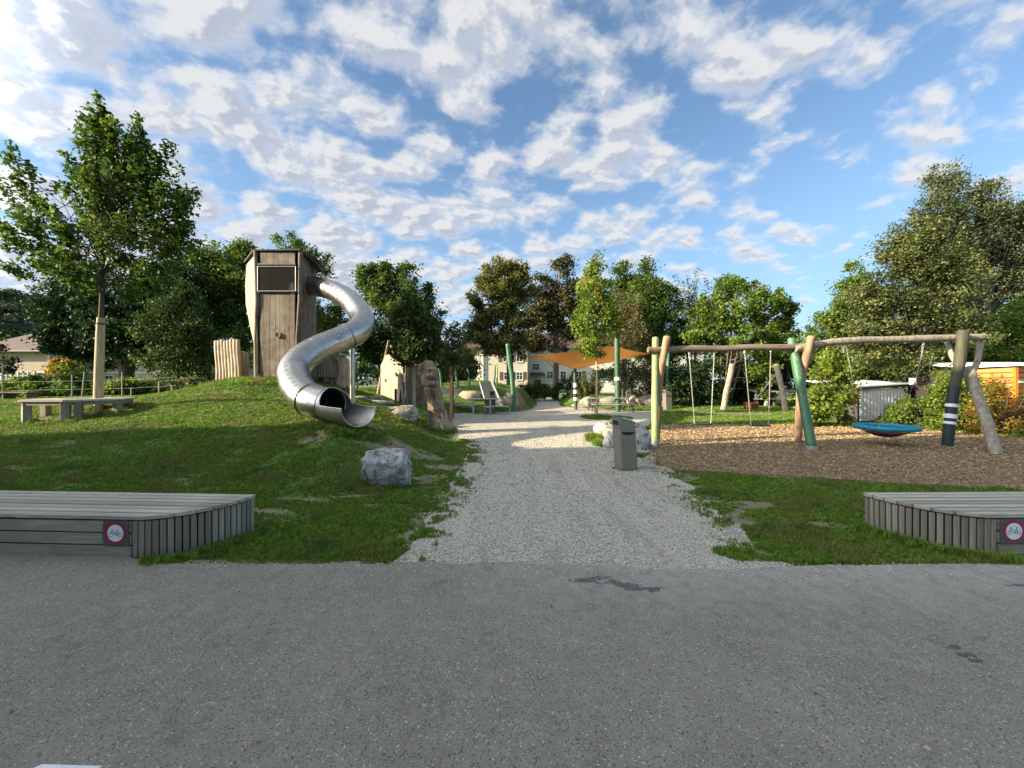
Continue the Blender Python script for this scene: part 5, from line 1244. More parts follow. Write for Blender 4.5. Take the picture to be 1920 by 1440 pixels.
def house():
    Y = 52.; k = Y / F; X_ = lambda px: (px - CX) * k; Zz = lambda py: H - (py - CY) * k
    root = thing('apartment_house', (X_(950), Y, .3), 'cream two storey house with brown shutters beyond the path', 'house')
    zt_ = Zz(652); z0 = -.3
    obj('wall', MB().prism([(X_(899), Y), (X_(988), Y), (X_(988), Y + 3.2), (X_(988), Y + 12), (X_(899) - 1.6, Y + 12)], z0, zt_), M['plaster_shade'], root)
    obj('side_wall', MB().prism([(X_(899) - .02, Y - .004), (X_(899) - .02, Y + .4), (X_(888) - .9, Y + 11.9), (X_(888) - 1.0, Y + 11.9)], z0, zt_ + .2), M['plaster'], root)
    obj('wall', MB().prism([(X_(988) + .01, Y + 3), (X_(1340), Y + 3), (X_(1340), Y + 13), (X_(988) + .01, Y + 13)], z0, zt_ + .1), M['plaster_pale'], root)
    obj('downpipe', MB().tube([(X_(906), Y - .12, z0), (X_(906), Y - .12, zt_)], .10, 8), M['white'], root, True)
    obj('corner_strip', MB().box((X_(909), Y - .03, (z0 + zt_) / 2), (.55, .06, zt_ - z0)), M['plaster_pale'], root)
    obj('corner_strip', MB().box((X_(986.5), Y - .03, (z0 + zt_) / 2), (.35, .06, zt_ - z0)), M['plaster'], root)  # cream strip stands in for the sunlit edge of the wall
    xr0, xr1 = X_(888) - 2.2, X_(988) + .8; ze = zt_
    V = [Vector((xr0, Y - .7, ze)), Vector((xr1, Y - .7, ze)), Vector((xr1, Y + 12.7, ze)), Vector((xr0, Y + 12.7, ze)), Vector((xr0 + 4, Y + 6, ze + 3.2)), Vector((xr1 - .2, Y + 6, ze + 3.2))]
    obj('roof', MB().add(V, [(0,1,5,4),(1,2,5),(2,3,4,5),(3,0,4),(3,2,1,0)]), M['tile'], root)
    V = [Vector((xr1 - 1.0, Y + 2.3, ze + .12)), Vector((X_(1345), Y + 2.3, ze + .12)), Vector((X_(1345), Y + 13.7, ze + .12)), Vector((xr1 - 1.0, Y + 13.7, ze + .12)), Vector((xr1 - 1, Y + 8, ze + 3.0)), Vector((X_(1340), Y + 8, ze + 3.0))]
    obj('roof', MB().add(V, [(0,1,5,4),(1,2,5),(2,3,4,5),(3,0,4),(3,2,1,0)]), M['tile'], root)
    U, Nn = (1, 0, 0), (0, -1, 0)
    for px in (953, 976): 
        w_ = window(root, (X_(px - 2), Y, Zz(705)), U, Nn, .95, 1.12, 1, True)
    for px in (951, 976): window(root, (X_(px - 2), Y, Zz(671)), U, Nn, .95, 1.12, 1, True)
    k2 = (Y + 3) / F; X2 = lambda px: (px - CX) * k2; Z2 = lambda py: H - (py - CY) * k2
    for px, sh in ((1031, False), (1056, False), (1085, True), (1121, False), (1165, True), (1215, True)): window(root, (X2(px), Y + 3, Z2(703)), U, Nn, .9 if px < 1060 else 1.0, 1.1, 1, sh)
    for px in (1005, 1060, 1100, 1165, 1215): window(root, (X2(px), Y + 3, Z2(668 if px != 1005 else 688)), U, Nn, 1.1, 1.0, 2, False)
    for px in (1098, 1108): pass
    # entrance with small tiled canopy
    obj('canopy', MB().slab([(X2(994), Y + 3.0, Z2(700)), (X2(1020), Y + 3.0, Z2(700)), (X2(1021), Y + 1.6, Z2(706)), (X2(993), Y + 1.6, Z2(706))], (0, 0, 1), .12), M['tile'], root)
    obj('lower_canopy', MB().box((X2(1006), Y + 2.6, Z2(711)), (1.5, .8, .08)), M['white'], root)
    d = obj('door', MB().box((X2(1008), Y + 2.96, Z2(719)), (.95, .10, 1.3)), M['shutter'], root); obj('handle', MB().box((X2(1012), Y + 2.89, Z2(720)), (.05, .04, .15)), M['zinc'], d)
    for y_ in (2.0, 6.0, 9.0):
        nx_ = Vector((-1, 0.0, 0)); xw = X_(899) - .02 + (X_(888) - 1.0 - X_(899)) * (y_ / 11.9) 
        window(root, (xw - .06, Y + y_, Zz(705)), Vector((-1.8, 11.5, 0)), Vector((-11.5, -1.8, 0)), 1.1, 1.2, 1, False); window(root, (xw - .06, Y + y_, Zz(668)), Vector((-1.8, 11.5, 0)), Vector((-11.5, -1.8, 0)), 1.1, 1.2, 1, False)
house()
def left_house():
    Y = 44.; k = Y / F; X_ = lambda px: (px - CX) * k; Zz = lambda py: H - (py - CY) * k
    root = thing('low_house', (X_(30), Y, 1), 'beige house with brown hipped roof at the left edge behind the garden', 'house')
    x0, x1 = X_(-60), X_(94); zt_ = Zz(659)
    obj('wall', MB().prism([(x0, Y), (x1, Y), (x1, Y + 9), (x0, Y + 9)], -.3, zt_), M['plaster_left'], root)
    V = [Vector((x0 - .6, Y - .8, zt_)), Vector((x1 + .3, Y - .8, zt_)), Vector((x1 + .3, Y + 9.8, zt_)), Vector((x0 - .6, Y + 9.8, zt_)), Vector((X_(8), Y + 4.5, Zz(622) + .9)), Vector((X_(58), Y + 4.5, Zz(622) + .9))]
    obj('roof', MB().add(V, [(0,1,5,4),(1,2,5),(2,3,4,5),(3,0,4),(3,2,1,0)]), M['tile'], root)
    obj('gutter', MB().tube([(x0 - .6, Y - .85, zt_ - .05), (x1 + .3, Y - .85, zt_ - .05)], .09, 6), M['shutter'], root, True)
    obj('downpipe', MB().tube([(X_(93), Y - .1, -.3), (X_(93), Y - .1, zt_)], .06, 6), M['white'], root, True)
    for px in (12, 44, 74): window(root, (X_(px), Y, Zz(706)), (1,0,0), (0,-1,0), 1.2, 1.1, 1)
    root2 = thing('terrace_house', (X_(230), 50, 1), 'long low beige building with red awnings behind the dark trees', 'house')
    Y2 = 48.; k = Y2 / F; x0, x1 = X_(105), X_(395); zt_ = Zz(664)
    obj('wall', MB().prism([(x0, Y2), (x1, Y2), (x1, Y2 + 9), (x0, Y2 + 9)], -.3, zt_), M['plaster_left'], root2)
    V = [Vector((x0 - .5, Y2 - .8, zt_)), Vector((x1 + .5, Y2 - .8, zt_)), Vector((x1 + .5, Y2 + 9.8, zt_)), Vector((x0 - .5, Y2 + 9.8, zt_)), Vector((x0 + 3, Y2 + 4.5, zt_ + 2.6)), Vector((x1 - 3, Y2 + 4.5, zt_ + 2.6))]
    obj('roof', MB().add(V, [(0,1,5,4),(1,2,5),(2,3,4,5),(3,0,4),(3,2,1,0)]), M['tile'], root2)
    for px in (152, 251, 330):
        obj('awning', MB().slab([(X_(px) - .9, Y2, Zz(664) - .1), (X_(px) + .9, Y2, Zz(664) - .1), (X_(px) + .9, Y2 - 1.0, Zz(674) - .2), (X_(px) - .9, Y2 - 1.0, Zz(674) - .2)], (0,0,1), .05), M['awning_red'], root2)
    for px in (125, 152, 205, 251, 300, 330, 370):
        window(root2, (X_(px), Y2, Zz(680)), (1,0,0), (0,-1,0), 1.2, 1.1, 1); window(root2, (X_(px), Y2, Zz(712)), (1,0,0), (0,-1,0), 1.2, 1.1, 1)
    bd = obj('floor_band', MB().box(((x0 + x1) / 2, Y2 - .04, Zz(699)), (x1 - x0, .08, .18)), M['plaster_pale'], root2)
left_house()
def school():   # the building whose shadow lies over the foreground
    root = thing('neighbour_building', (-26, -12, 0), 'plain three storey building to the left of the playground', 'building')
    NW, NE, SE, SW = Vector((-40, -.95, 0)), Vector((-10.9, 3.50, 0)), Vector((-12.5, -24, 0)), Vector((-41, -24, 0))
    obj('wall', MB().prism([(p.x, p.y) for p in (NW, NE, SE, SW)], -.2, 9.8), M['plaster_pale'], root)
    obj('roof', MB().prism([(-40.2, -.9), (-10.85, 3.55), (-12.2, -24.2), (-41.2, -24.2)], 9.8, 10.0), M['roof_felt'], root)
    for fl in range(3):
        for i in range(5): window(root, NE + (SE - NE).normalized() * (2.5 + i * 4.6) + Vector((0, 0, 1.9 + fl * 3.1)), (SE - NE).normalized(), Vector((1, -.066, 0)), 1.6, 1.5, 1)
        for i in range(6): window(root, NE + (NW - NE).normalized() * (2.5 + i * 4.4) + Vector((0, 0, 1.9 + fl * 3.1)), (NW - NE).normalized(), Vector((-.148, .989, 0)), 1.6, 1.5, 1)
school()

# shed of pale corrugated sheet
def corr(name, a, b, z0, z1, mat, root, pitch=.12, amp=.018, z1b=None):
    a, b = Vector((*a, 0)), Vector((*b, 0)); d = b - a; n = int(d.length / pitch * 4); u = d.normalized(); k = Vector((u.y, -u.x, 0)); V = []; z1b = z1 if z1b is None else z1b
    for i in range(n + 1):
        f = i / n; p = a + d * f + k * amp * (1, 0, -1, 0)[i % 4] ; V += [Vector((p.x, p.y, z0)), Vector((p.x, p.y, z1 + (z1b - z1) * f))]
    Fc = [(2*i, 2*i+2, 2*i+3, 2*i+1) for i in range(n)]; obj(name, MB().add(V, Fc), mat, root)
def shed():
    Y = 15.5; X_ = lambda px, y=Y: (px - CX) / F * y; z = lambda py, y=Y: H - (py - CY) / F * y
    root = thing('corrugated_shed', (X_(1650), Y, 0), 'low pale corrugated shed with a white roof edge behind the nest swing', 'shed')
    n = 26; x0, x1 = X_(1612), X_(1718)
    for i in range(n):
        a = x0 + (x1 - x0) * i / n; obj('slat', MB().box((a + .045, Y + .02 * (i % 2) + (i / n) * .5, (z(790) + z(731)) / 2 + .02 * i / n * 4), ((x1 - x0) / n - .018, .03, z(731) - z(790))), M['corrugated'], root)
    obj('back_wall', MB().prism([(x0, Y + .1), (x1, Y + .6), (x1, Y + 2.6), (x0, Y + 2.4)], -.05, z(733)), M['steel_dark'], root)
    obj('roof_edge', MB().bar((x0 - .15, Y - .08, z(729)), (x1 + .1, Y + .45, z(722.5)), .1, .1), M['steel_dark'], root)
    obj('roof', MB().slab([(x0 - .2, Y - .15, z(728) + .04), (x1 + .15, Y + .38, z(722) + .04), (x1 + .2, Y + 2.8, z(721) + .18), (x0 - .3, Y + 2.6, z(724) + .22)], (0, 0, 1), .05), M['white'], root)
    c = W(1711, 715, 15.2); o = obj('electric_box', MB().box(c, (.18, .12, .26)), M['white'], root, bevel=.01)
    Y2 = 23.5; root = thing('open_pavilion', (X_(1460, Y2), Y2, 0), 'open pavilion with a pale corrugated roof behind the back lawn', 'pavilion')
    a, b_ = (X_(1415, Y2), X_(1500, Y2))
    corr_z = z(736, Y2)
    for i in range(18):
        xa = a + (b_ - a) * i / 18; xb = a + (b_ - a) * (i + 1) / 18 - .03; obj('roof_sheet', MB().slab([(xa, Y2, corr_z), (xb, Y2, corr_z), (xb + .2, Y2 + 2.6, corr_z + .55), (xa + .2, Y2 + 2.6, corr_z + .55)], (0, 0, 1), .03), M['sheet_grey'], root)
    for px in (1418, 1436, 1452, 1497): obj('pillar', MB().box((X_(px, Y2 + .2), Y2 + .2, corr_z / 2), (.14, .14, corr_z)), M['white'] if px == 1436 else M['tower_wood'], root)
    obj('rail', MB().box(((a + b_) / 2, Y2 + .1, z(748, Y2)), (b_ - a, .06, .08)), M['white'], root); obj('back_wall', MB().box(((a + b_) / 2, Y2 + 2.5, .5), (b_ - a, .1, 1.4)), M['tower_wood'], root)
    root = thing('red_garden_toys', (X_(1410, 22), 22, .1), 'reddish wooden boxes beside the pavilion on the back lawn', 'box', None)
    for i, (px, w_) in enumerate(((1402, .3), (1412, .2), (1420, .25))): obj('box_panel', MB().box((X_(px, 22), 22 + .1 * i, gz1(X_(px, 22), 22) + .2), (w_, .3, .36 - .05 * i)), M['red_wood'], root, bevel=.01)
    # orange shed
    Y3 = 13.2; root = thing('orange_shed', (X_(1875, Y3), Y3, 0), 'bright orange wooden shed with a white roof edge at the right edge', 'shed')
    xl, xm, xr = X_(1818, Y3 + .9), X_(1905, Y3), X_(2030, Y3 + .6); zt_ = z(689, Y3)
    nb = 12
    for i in range(nb):
        f0, f1 = i / nb, (i + 1) / nb; z0, z1 = zt_ * f0 + .02, zt_ * f1 - .008
        obj('board', MB().prism([(xl, Y3 + .9), (xm, Y3), (xm + .02, Y3 + .05), (xl + .03, Y3 + .95)], z0, z1), M['orange'], root); obj('board', MB().prism([(xm + .01, Y3 + .01), (xr, Y3 + .6), (xr, Y3 + .66), (xm + .03, Y3 + .07)], z0, z1), M['orange'], root)
    obj('corner_post', MB().box((xm, Y3 + .02, zt_ / 2), (.10, .10, zt_)), M['orange'], root)
    obj('core', MB().prism([(xl + .1, Y3 + 1.0), (xm + .02, Y3 + .12), (xr - .05, Y3 + .72), (xr - .05, Y3 + 3.0), (xl + .1, Y3 + 3.2)], 0, zt_ - .02), M['dark'], root)
    obj('roof', MB().slab([(xl - .2, Y3 + .8, zt_ + .02), (xm, Y3 - .2, zt_ + .06), (xr + .3, Y3 + .4, zt_ + .06), (xr + .3, Y3 + 3, zt_ + .3), (xl, Y3 + 3.2, zt_ + .28)], (0, 0, 1), .07), M['white'], root)
    obj('lower_board', MB().bar((xm + .05, Y3 - .04, z(716, Y3)), (xr, Y3 + .5, z(716, Y3)), .05, .06), M['white'], root)
shed()
# parked white car beyond the lawn
def car():
    Y = 40.; x = W(866, 0, Y).x; z = .75; root = thing('parked_car', (x, Y, z), 'white parked car seen small beside the cream house corner', 'car')
    prof = [(-2.1,.35),(-2.05,.75),(-1.9,.95),(-1.0,1.05),(-.45,1.42),(.9,1.46),(1.6,1.05),(2.05,.95),(2.1,.35)]
    V = [Vector((x + a * .9, Y + s, z + b_)) for s in (-.8, .8) for a, b_ in prof]; n = len(prof)
    obj('body', MB().add(V, [tuple(range(n)), tuple(range(n, 2 * n))[::-1]] + [(i, (i + 1) % n, n + (i + 1) % n, n + i) for i in range(n)]), M['car_white'], root, bevel=.05)
    obj('side_window', MB().slab([(x - .8, Y - .81, z + 1.03), (x - .4, Y - .81, z + 1.34), (x + .8, Y - .81, z + 1.36), (x + 1.3, Y - .81, z + 1.03)], (0, -1, 0), .01), M['glass'], root)
    for s in (-1.25, 1.2):
        for sy in (-.78, .78):
            w_ = obj('wheel', MB().disc((x + s, Y + sy - .1, z + .33), (0, 1, 0), .32, .2, 18), M['rubber'], root); obj('rim', MB().disc((x + s, Y + sy - .115, z + .33), (0, 1, 0), .19, .23, 12), M['zinc'], w_)
car()

# ------------------------------------------------------------------ trees and shrubs
def leaves(centers, axis_dirs, n, size, seed, crad, shootL, updroop=.3, aspect=.62):
    r = np.random.default_rng(seed); m = len(centers); k = r.integers(0, m, n)
    t_ = r.random(n) ** .8; C = centers[k] + axis_dirs[k] * (t_ * shootL[k])[:, None] + r.normal(0, 1, (n, 3)) * (crad[k] * (1 - .55 * t_))[:, None] * np.array([1, 1, .62])
    # leaf frames: facing mostly up/outwards
    nrm = r.normal(0, 1, (n, 3)) * .75 + np.array([0, 0, .55]) + axis_dirs[k] * .35; nrm /= np.linalg.norm(nrm, axis=1)[:, None]
    u = r.normal(0, 1, (n, 3)); u[:, 2] -= updroop; u -= nrm * (u * nrm).sum(1)[:, None]; u /= np.linalg.norm(u, axis=1)[:, None] + 1e-9
    v = np.cross(nrm, u); s = size * r.uniform(.6, 1.3, n)[:, None]
    a = C - u * s * .5; b_ = C + v * s * aspect * .5 + u * s * .02 + nrm * s * .07; c = C + u * s * .55 - nrm * s * .05; d = C - v * s * aspect * .5 + u * s * .02 + nrm * s * .07
    V = np.stack([a, b_, c, d], 1).reshape(-1, 3); Fq = np.arange(4 * n).reshape(n, 4)
    clump_t = r.random(m); tint = np.clip(.55 * r.random(n) + .45 * clump_t[k] + .0, 0, 1)
    return V, Fq, tint
def blob_to_world(b, Yd):
    px, py, rx, ry = b[:4]; Y = b[4] if len(b) > 4 else Yd; c = W(px, py, Y); th = (px - CX) / F
    rw = rx * Y / F / math.sqrt(1 + (th * .8) ** 2); return np.array(c), np.array([rw, rw * .8, ry * Y / F])
def tree(name, label, base, Y, blobs, n, size, mat, trunk=None, tr=.2, bark='bark', clumps=60, crad=.35, shoot=.6, seed=0, cat='tree', group=None, nbr=26, stems=1, up=.35, zbase=None, crownname='crown', wrap=None, splay=0., fmin=.22):
    r = np.random.default_rng(seed + 1000); rr = random.Random(seed)
    bx = (base - CX) / F * Y if base is not None else 0; g = gz1(bx, Y) if zbase is None else zbase
    root = thing(name, (bx, Y, g), label, cat, group)
    BW = [blob_to_world(b, Y) for b in blobs]; vol = np.array([b[1][0] * b[1][2] for b in BW]); pr = vol / vol.sum()
    k = r.choice(len(BW), clumps, p=pr); q = r.normal(0, 1, (clumps, 3)); q /= np.linalg.norm(q, axis=1)[:, None]; q *= (r.random(clumps) ** .42)[:, None] * .92
    C = np.array([BW[i][0] for i in k]) + q * np.array([BW[i][1] for i in k])
    C[:, 2] = np.maximum(C[:, 2], g + crad * .6)
    allc = np.average(np.array([b[0] for b in BW]), axis=0, weights=vol)
    ctr = np.array([BW[i][0] for i in k]) * .5 + allc * .5; ctr[:, 2] -= .3 * np.abs(C[:, 2] - g) * .5
    D = C - ctr; D /= np.linalg.norm(D, axis=1)[:, None] + 1e-6; D[:, 2] += up; D /= np.linalg.norm(D, axis=1)[:, None]
    sh = np.full(clumps, shoot) * r.uniform(.5, 1.4, clumps); cr = np.full(clumps, crad) * r.uniform(.6, 1.3, clumps)
    V, Fq, tint = leaves(C, D, n, size, seed, cr, sh)
    org = np.array([bx, Y, g]); 
    o = fastmesh(crownname, V, Fq, mat, root, tint, org)
    # wood
    mb = MB(); tops = []
    ztop = max(b[0][2] + b[1][2] * .55 for b in BW); cx_ = allc[0]; cyy = allc[1]
    for s in range(stems):
        an = rr.uniform(0, 6.28); spread = splay * (1 if stems > 1 else 0)
        sx_, sy_ = (math.cos(an) * spread, math.sin(an) * spread * .6)
        P = []
        for i in range(9):
            f = i / 8; bend = f ** 1.4; P.append(Vector((bx + (cx_ - bx) * bend + sx_ * f * 1.0 + sx_ * .12 + rr.gauss(0, .03) * f * tr * 8 / 2, Y + (cyy - Y) * bend + sy_ * f, g - .1 + (ztop - g + .1) * f)))
        rad = [tr * (1.18 if i == 0 else 1 - .85 * (i / 8)) / (1 if stems == 1 else 1.0) for i in range(9)]
        mb.tube(P, rad, 10, True, .08, seed + s); tops.append(P)
    obj('trunk', mb, M[bark], root, True)
    bb = MB(); idx_ = r.permutation(clumps)[:nbr]
    for i in idx_:
        P = tops[rr.randrange(len(tops))]; tgt = Vector(C[i]); f = max(fmin, min(.92, ((tgt.z - g) / (ztop - g)) * rr.uniform(.5, .85))); f = f if f > fmin else min(.9, fmin + rr.random() ** 1.5 * .38); st = P[int(f * 8)].lerp(P[min(8, int(f * 8) + 1)], f * 8 - int(f * 8)); r0 = min(tr * (1 - .85 * f) * .38, .02 + .010 * (tgt - st).length)
        mid = st.lerp(tgt, .5) + Vector((0, 0, -.05 * (tgt - st).length)) + Vector((rr.gauss(0, .05), rr.gauss(0, .05), 0)) * (tgt - st).length
        e = tgt + Vector(D[i]) * float(sh[i]) * .8
        bb.tube([st, mid, tgt, e], [max(r0, .012), max(r0 * .6, .009), max(r0 * .3, .006), .004], 5, False)
    if nbr: obj('branches', bb, M[bark], root, True)
    return root

T1 = [(170,520,50,16),(240,530,45,14),(290,505,50,20),(140,505,45,18),(200,258,34,34),(190,290,50,45),(235,300,48,50),(180,350,58,45),(275,345,55,42),(225,390,85,55),(305,400,52,48),(175,450,80,55),(270,470,85,55),(330,395,25,30),(165,500,55,28),(235,505,70,28),(310,455,40,35),
      (32,308,12,26),(52,345,20,25),(25,385,20,16),(75,400,36,28),(105,365,26,16),(50,435,45,20),(110,440,45,30),(80,480,50,24),(55,512,34,12),(120,495,40,25)]
t1 = tree('young_linden_tree', 'tall leafy tree with reed-wrapped trunk rising from the hexagonal bench', 184, 9.6, T1, 25000, .105, M['lf_linden'], tr=.072, clumps=340, crad=.125, shoot=.6, seed=1, nbr=110, up=.55, zbase=.85, fmin=.50)
wz = [(.7,.098),(1.2,.096),(2.0,.092),(2.9,.086),(3.28,.080)]
tkv = [v.co for v in next(c for c in t1.children if c.name.startswith('trunk')).data.vertices]
def tkx(z):      # centre of the trunk at height z
    rows = [(sum(c.z for c in tkv[i:i+10]) / 10, sum(c.x for c in tkv[i:i+10]) / 10, sum(c.y for c in tkv[i:i+10]) / 10) for i in range(0, len(tkv), 10)]
    zs_ = [q[0] for q in rows]; return (float(np.interp(z - t1.location.z, zs_, [q[1] for q in rows])) + t1.location.x, float(np.interp(z - t1.location.z, zs_, [q[2] for q in rows])) + t1.location.y)
obj('trunk_wrap', MB().tube([(*tkx(z), z) for z, _ in wz], [q for _, q in wz], 22, True, .02, 1), M['reed'], t1, True)
obj('wrap_tie', MB().tube([(*tkx(3.10), 3.10), (*tkx(3.14), 3.14)],   .088, 16), M['bark'], t1, True)

BG = 'background trees round the playground'
tree('dark_beech_tree', 'broad almost black tree with low forked trunk behind the tall left tree', 237, 24, [(140,590,60,70),(235,590,85,80),(300,620,60,60),(160,650,70,35),(240,655,80,25),(330,560,55,60)], 46000, .21, M['lf_dark'], tr=.45, clumps=240, crad=.5, shoot=.8, seed=2, group=BG, nbr=40)
tree('dark_side_tree', 'dark tree filling the gap between the left tree and the tower', 385, 26, [(360,520,45,50),(400,500,42,35),(380,580,75,60),(420,620,60,60),(440,560,45,60),(365,650,50,50)], 36000, .20, M['lf_maple'], tr=.35, clumps=200, crad=.45, shoot=.8, seed=3, group=BG, nbr=40)
tree('bushy_yew_tree', 'rounded mid green bushy tree in front of the dark trees, left of the wavy palisade', 335, 20, [(335,600,45,45),(310,650,50,50),(360,650,50,55),(340,690,70,35),(345,570,22,25)], 19000, .13, M['lf_maple2'], tr=.16, clumps=110, crad=.35, shoot=.6, seed=4, group=BG, nbr=20)
tree('maple_tree', 'mid green tree whose crown shows left of the tower top', 455, 30, [(455,500,36,40),(470,560,50,70),(440,540,35,50)], 15000, .22, M['lf_linden'], tr=.3, clumps=90, crad=.45, shoot=.8, seed=5, group=BG, nbr=20)
tree('maple_tree', 'mid green tree whose crown shows above and right of the tower roof', 575, 32, [(540,485,38,32),(580,510,35,35),(560,600,70,70),(600,640,50,55),(535,540,55,50)], 22000, .22, M['lf_linden'], tr=.35, clumps=120, crad=.5, shoot=.8, seed=6, group=BG, nbr=26)
tree('small_back_tree', 'dark low tree seen through the bend of the tube slide', 620, 27, [(610,590,30,35),(625,650,45,50),(600,690,60,25)], 12000, .18, M['lf_maple'], tr=.2, clumps=70, crad=.4, shoot=.6, seed=7, group=BG, nbr=16)
tree('horse_chestnut_tree', 'large domed green tree right of the tube slide', 745, 30, [(700,540,36,38),(750,525,42,36),(740,590,80,70),(785,590,42,60),(700,640,45,60),(800,640,28,45),(760,660,60,40)], 42000, .22, M['lf_maple'], tr=.4, clumps=190, crad=.45, shoot=.75, seed=8, group=BG, nbr=30)
tree('young_maple_tree', 'dense dark green young tree with low crown in front of the pointed playhouse', 776, 15.1, [(770,600,30,40),(775,640,36,38),(795,645,32,36),(760,660,24,16),(785,668,36,14)], 16000, .13, M['lf_maple2'], tr=.05, clumps=110, crad=.22, shoot=.35, seed=9, nbr=30, fmin=.62)
tree('small_fruit_tree', 'small thin-leaved tree tied to the orange stake', 849, 17.6, [(852,640,20,22),(850,665,30,25),(865,690,20,14),(835,685,18,15)], 3800, .13, M['lf_willow'], tr=.045, clumps=60, crad=.2, shoot=.4, seed=10, nbr=34, fmin=.5)
tree('back_shrub', 'dark rounded shrubbery left of the cream house', 868, 32, [(850,690,30,25),(880,690,18,30),(825,695,25,22)], 9000, .2, M['lf_maple'], tr=.1, clumps=50, crad=.45, shoot=.5, seed=11, cat='shrub', nbr=8)
tree('bronze_beech_tree', 'large bronze green tree in front of the cream house', 958, 33, [(940,525,42,32),(965,520,28,25),(930,570,50,50),(965,570,38,55),(900,610,30,40),(930,630,50,32),(965,635,30,26)], 36000, .23, M['lf_olive'], tr=.35, clumps=170, crad=.42, shoot=.75, seed=12, group=BG, nbr=30)
o_ = tree('pine_tree', 'brownish pine with two pinkish trunks beside the path', 1041, 38, [(1055,510,20,26),(1030,545,35,35),(1060,560,30,50),(1015,600,34,42),(1050,620,45,42),(1085,590,25,60),(1005,640,25,22)], 30000, .24, M['lf_pine'], tr=.32, bark='bark_pine', clumps=150, crad=.5, shoot=.6, seed=13, group=BG, nbr=34, stems=2, splay=.9)
tree('golden_sapling', 'young tree with yellowing top and tan wrapped trunk in the island before the path end', 1119, 18, [(1112,508,22,20),(1112,545,30,30),(1118,590,38,38),(1118,625,36,25),(1085,618,20,12),(1140,600,22,28),(1110,655,24,12)], 11500, .13, M['lf_gold'], tr=.06, bark='stake', clumps=130, crad=.2, shoot=.4, seed=14, nbr=40, up=.6, fmin=.56)
tree('poplar_tree', 'dark green tree behind the golden sapling, with a rounded top', 1170, 36, [(1165,515,26,26),(1180,550,36,40),(1150,570,30,45),(1180,610,45,45)], 18000, .22, M['lf_maple'], tr=.3, clumps=100, crad=.45, shoot=.7, seed=15, group=BG, nbr=20)
tree('tall_hedge_tree', 'tall green tree with whip-like shoots behind the sail', 1220, 27, [(1215,560,32,45),(1240,590,40,50),(1200,620,45,50),(1245,650,50,45),(1212,515,9,18)], 24000, .17, M['lf_linden'], tr=.25, clumps=130, crad=.38, shoot=.8, seed=16, group=BG, nbr=26, up=.8)
tree('twiggy_brown_shrub', 'brownish twiggy tall shrub behind the dark sail pole', 1172, 25, [(1170,600,28,32),(1175,640,34,28),(1150,650,25,18)], 6500, .13, M['lf_brown'], tr=.05, clumps=90, crad=.3, shoot=.9, seed=17, cat='shrub', nbr=60, stems=3, splay=.6)
tree('silver_poplar_shoots', 'thin grey green upright shoots rising behind the hedge', 1300, 27, [(1285,600,26,60),(1310,610,26,60),(1330,640,30,50),(1290,660,50,40)], 11000, .13, M['lf_silver'], tr=.06, clumps=110, crad=.2, shoot=1.9, seed=18, group=BG, nbr=60, stems=5, splay=1.2, up=2.2)
tree('whip_shoots', 'tall thin shoots pointing up above the hedge tree', 1212, 28, [(1212,520,6,30),(1198,545,4,20),(1232,555,6,25),(1245,570,5,20)], 900, .14, M['lf_silver'], tr=.03, clumps=40, crad=.10, shoot=.8, seed=19, cat='shrub', nbr=20, up=3., stems=3, splay=.4)
tree('multi_stem_hazel_tree', 'spreading bright green tree on many thin stems behind the left swing', 1362, 23.5, [(1390,555,55,28),(1340,600,45,35),(1400,595,75,40),(1450,590,38,32),(1320,635,38,22),(1390,645,80,28),(1465,630,25,30),(1450,665,45,25),(1420,690,35,40)], 30000, .18, M['lf_bright'], tr=.06, clumps=200, crad=.26, shoot=.65, seed=20, nbr=90, stems=9, splay=1.3)
tree('big_ash_tree', 'tallest tree at the right edge with fine grey green leaves', 1850, 24, [(1780,360,38,38),(1760,420,50,45),(1835,420,65,60),(1890,470,60,70),(1790,490,75,55),(1860,560,80,60),(1920,560,60,80),(1770,570,60,60),(1940,430,40,50)], 80000, .145, M['lf_silver'], tr=.4, clumps=330, crad=.40, shoot=1.0, seed=21, group=BG, nbr=80)
tree('linden_tree', 'broad dusty green tree above the nest swing beam', 1730, 16, [(1700,500,70,60),(1760,540,75,60),(1690,580,75,55),(1770,620,80,45),(1640,590,50,55),(1720,455,40,35),(1690,660,55,45),(1650,640,45,35)], 54000, .105, M['lf_willow'], tr=.14, clumps=280, crad=.28, shoot=.6, seed=22, group=BG, nbr=60)
tree('yellow_green_tree', 'loose yellow green tree left of the broad dusty tree', 1600, 21, [(1600,560,35,40),(1570,600,35,35),(1625,600,40,50),(1545,640,28,28),(1590,650,60,40),(1600,505,14,12)], 19000, .15, M['lf_bright'], tr=.14, clumps=140, crad=.3, shoot=.6, seed=23, group=BG, nbr=50)
tree('cypress_tree', 'bright green conifer-like tree above the orange shed', 1905, 18, [(1890,620,40,30),(1920,640,50,40),(1870,665,45,25),(1915,590,30,25)], 15000, .14, M['lf_bright'], tr=.14, clumps=140, crad=.26, shoot=.35, seed=24, group=BG, nbr=10)
SG = 'shrubs behind the swing lawn'
tree('hazel_bush', 'bright big-leaved bush between the tan post and the corrugated shed', 1580, 14.2, [(1560,705,32,30),(1545,745,35,35),(1575,755,28,32),(1530,770,25,22),(1582,720,20,30)], 7500, .13, M['lf_hazel'], tr=.03, clumps=90, crad=.2, shoot=.35, seed=25, cat='bush', group=SG, nbr=30, stems=6, splay=.5)
tree('low_bush', 'low green bush right of the corrugated shed front', 1690, 14.0, [(1695,775,28,18),(1730,768,35,24),(1672,786,16,9),(1752,770,26,25)], 8000, .09, M['lf_bright'], tr=.02, clumps=90, crad=.16, shoot=.25, seed=26, cat='bush', group=SG, nbr=16, stems=6, splay=.6)
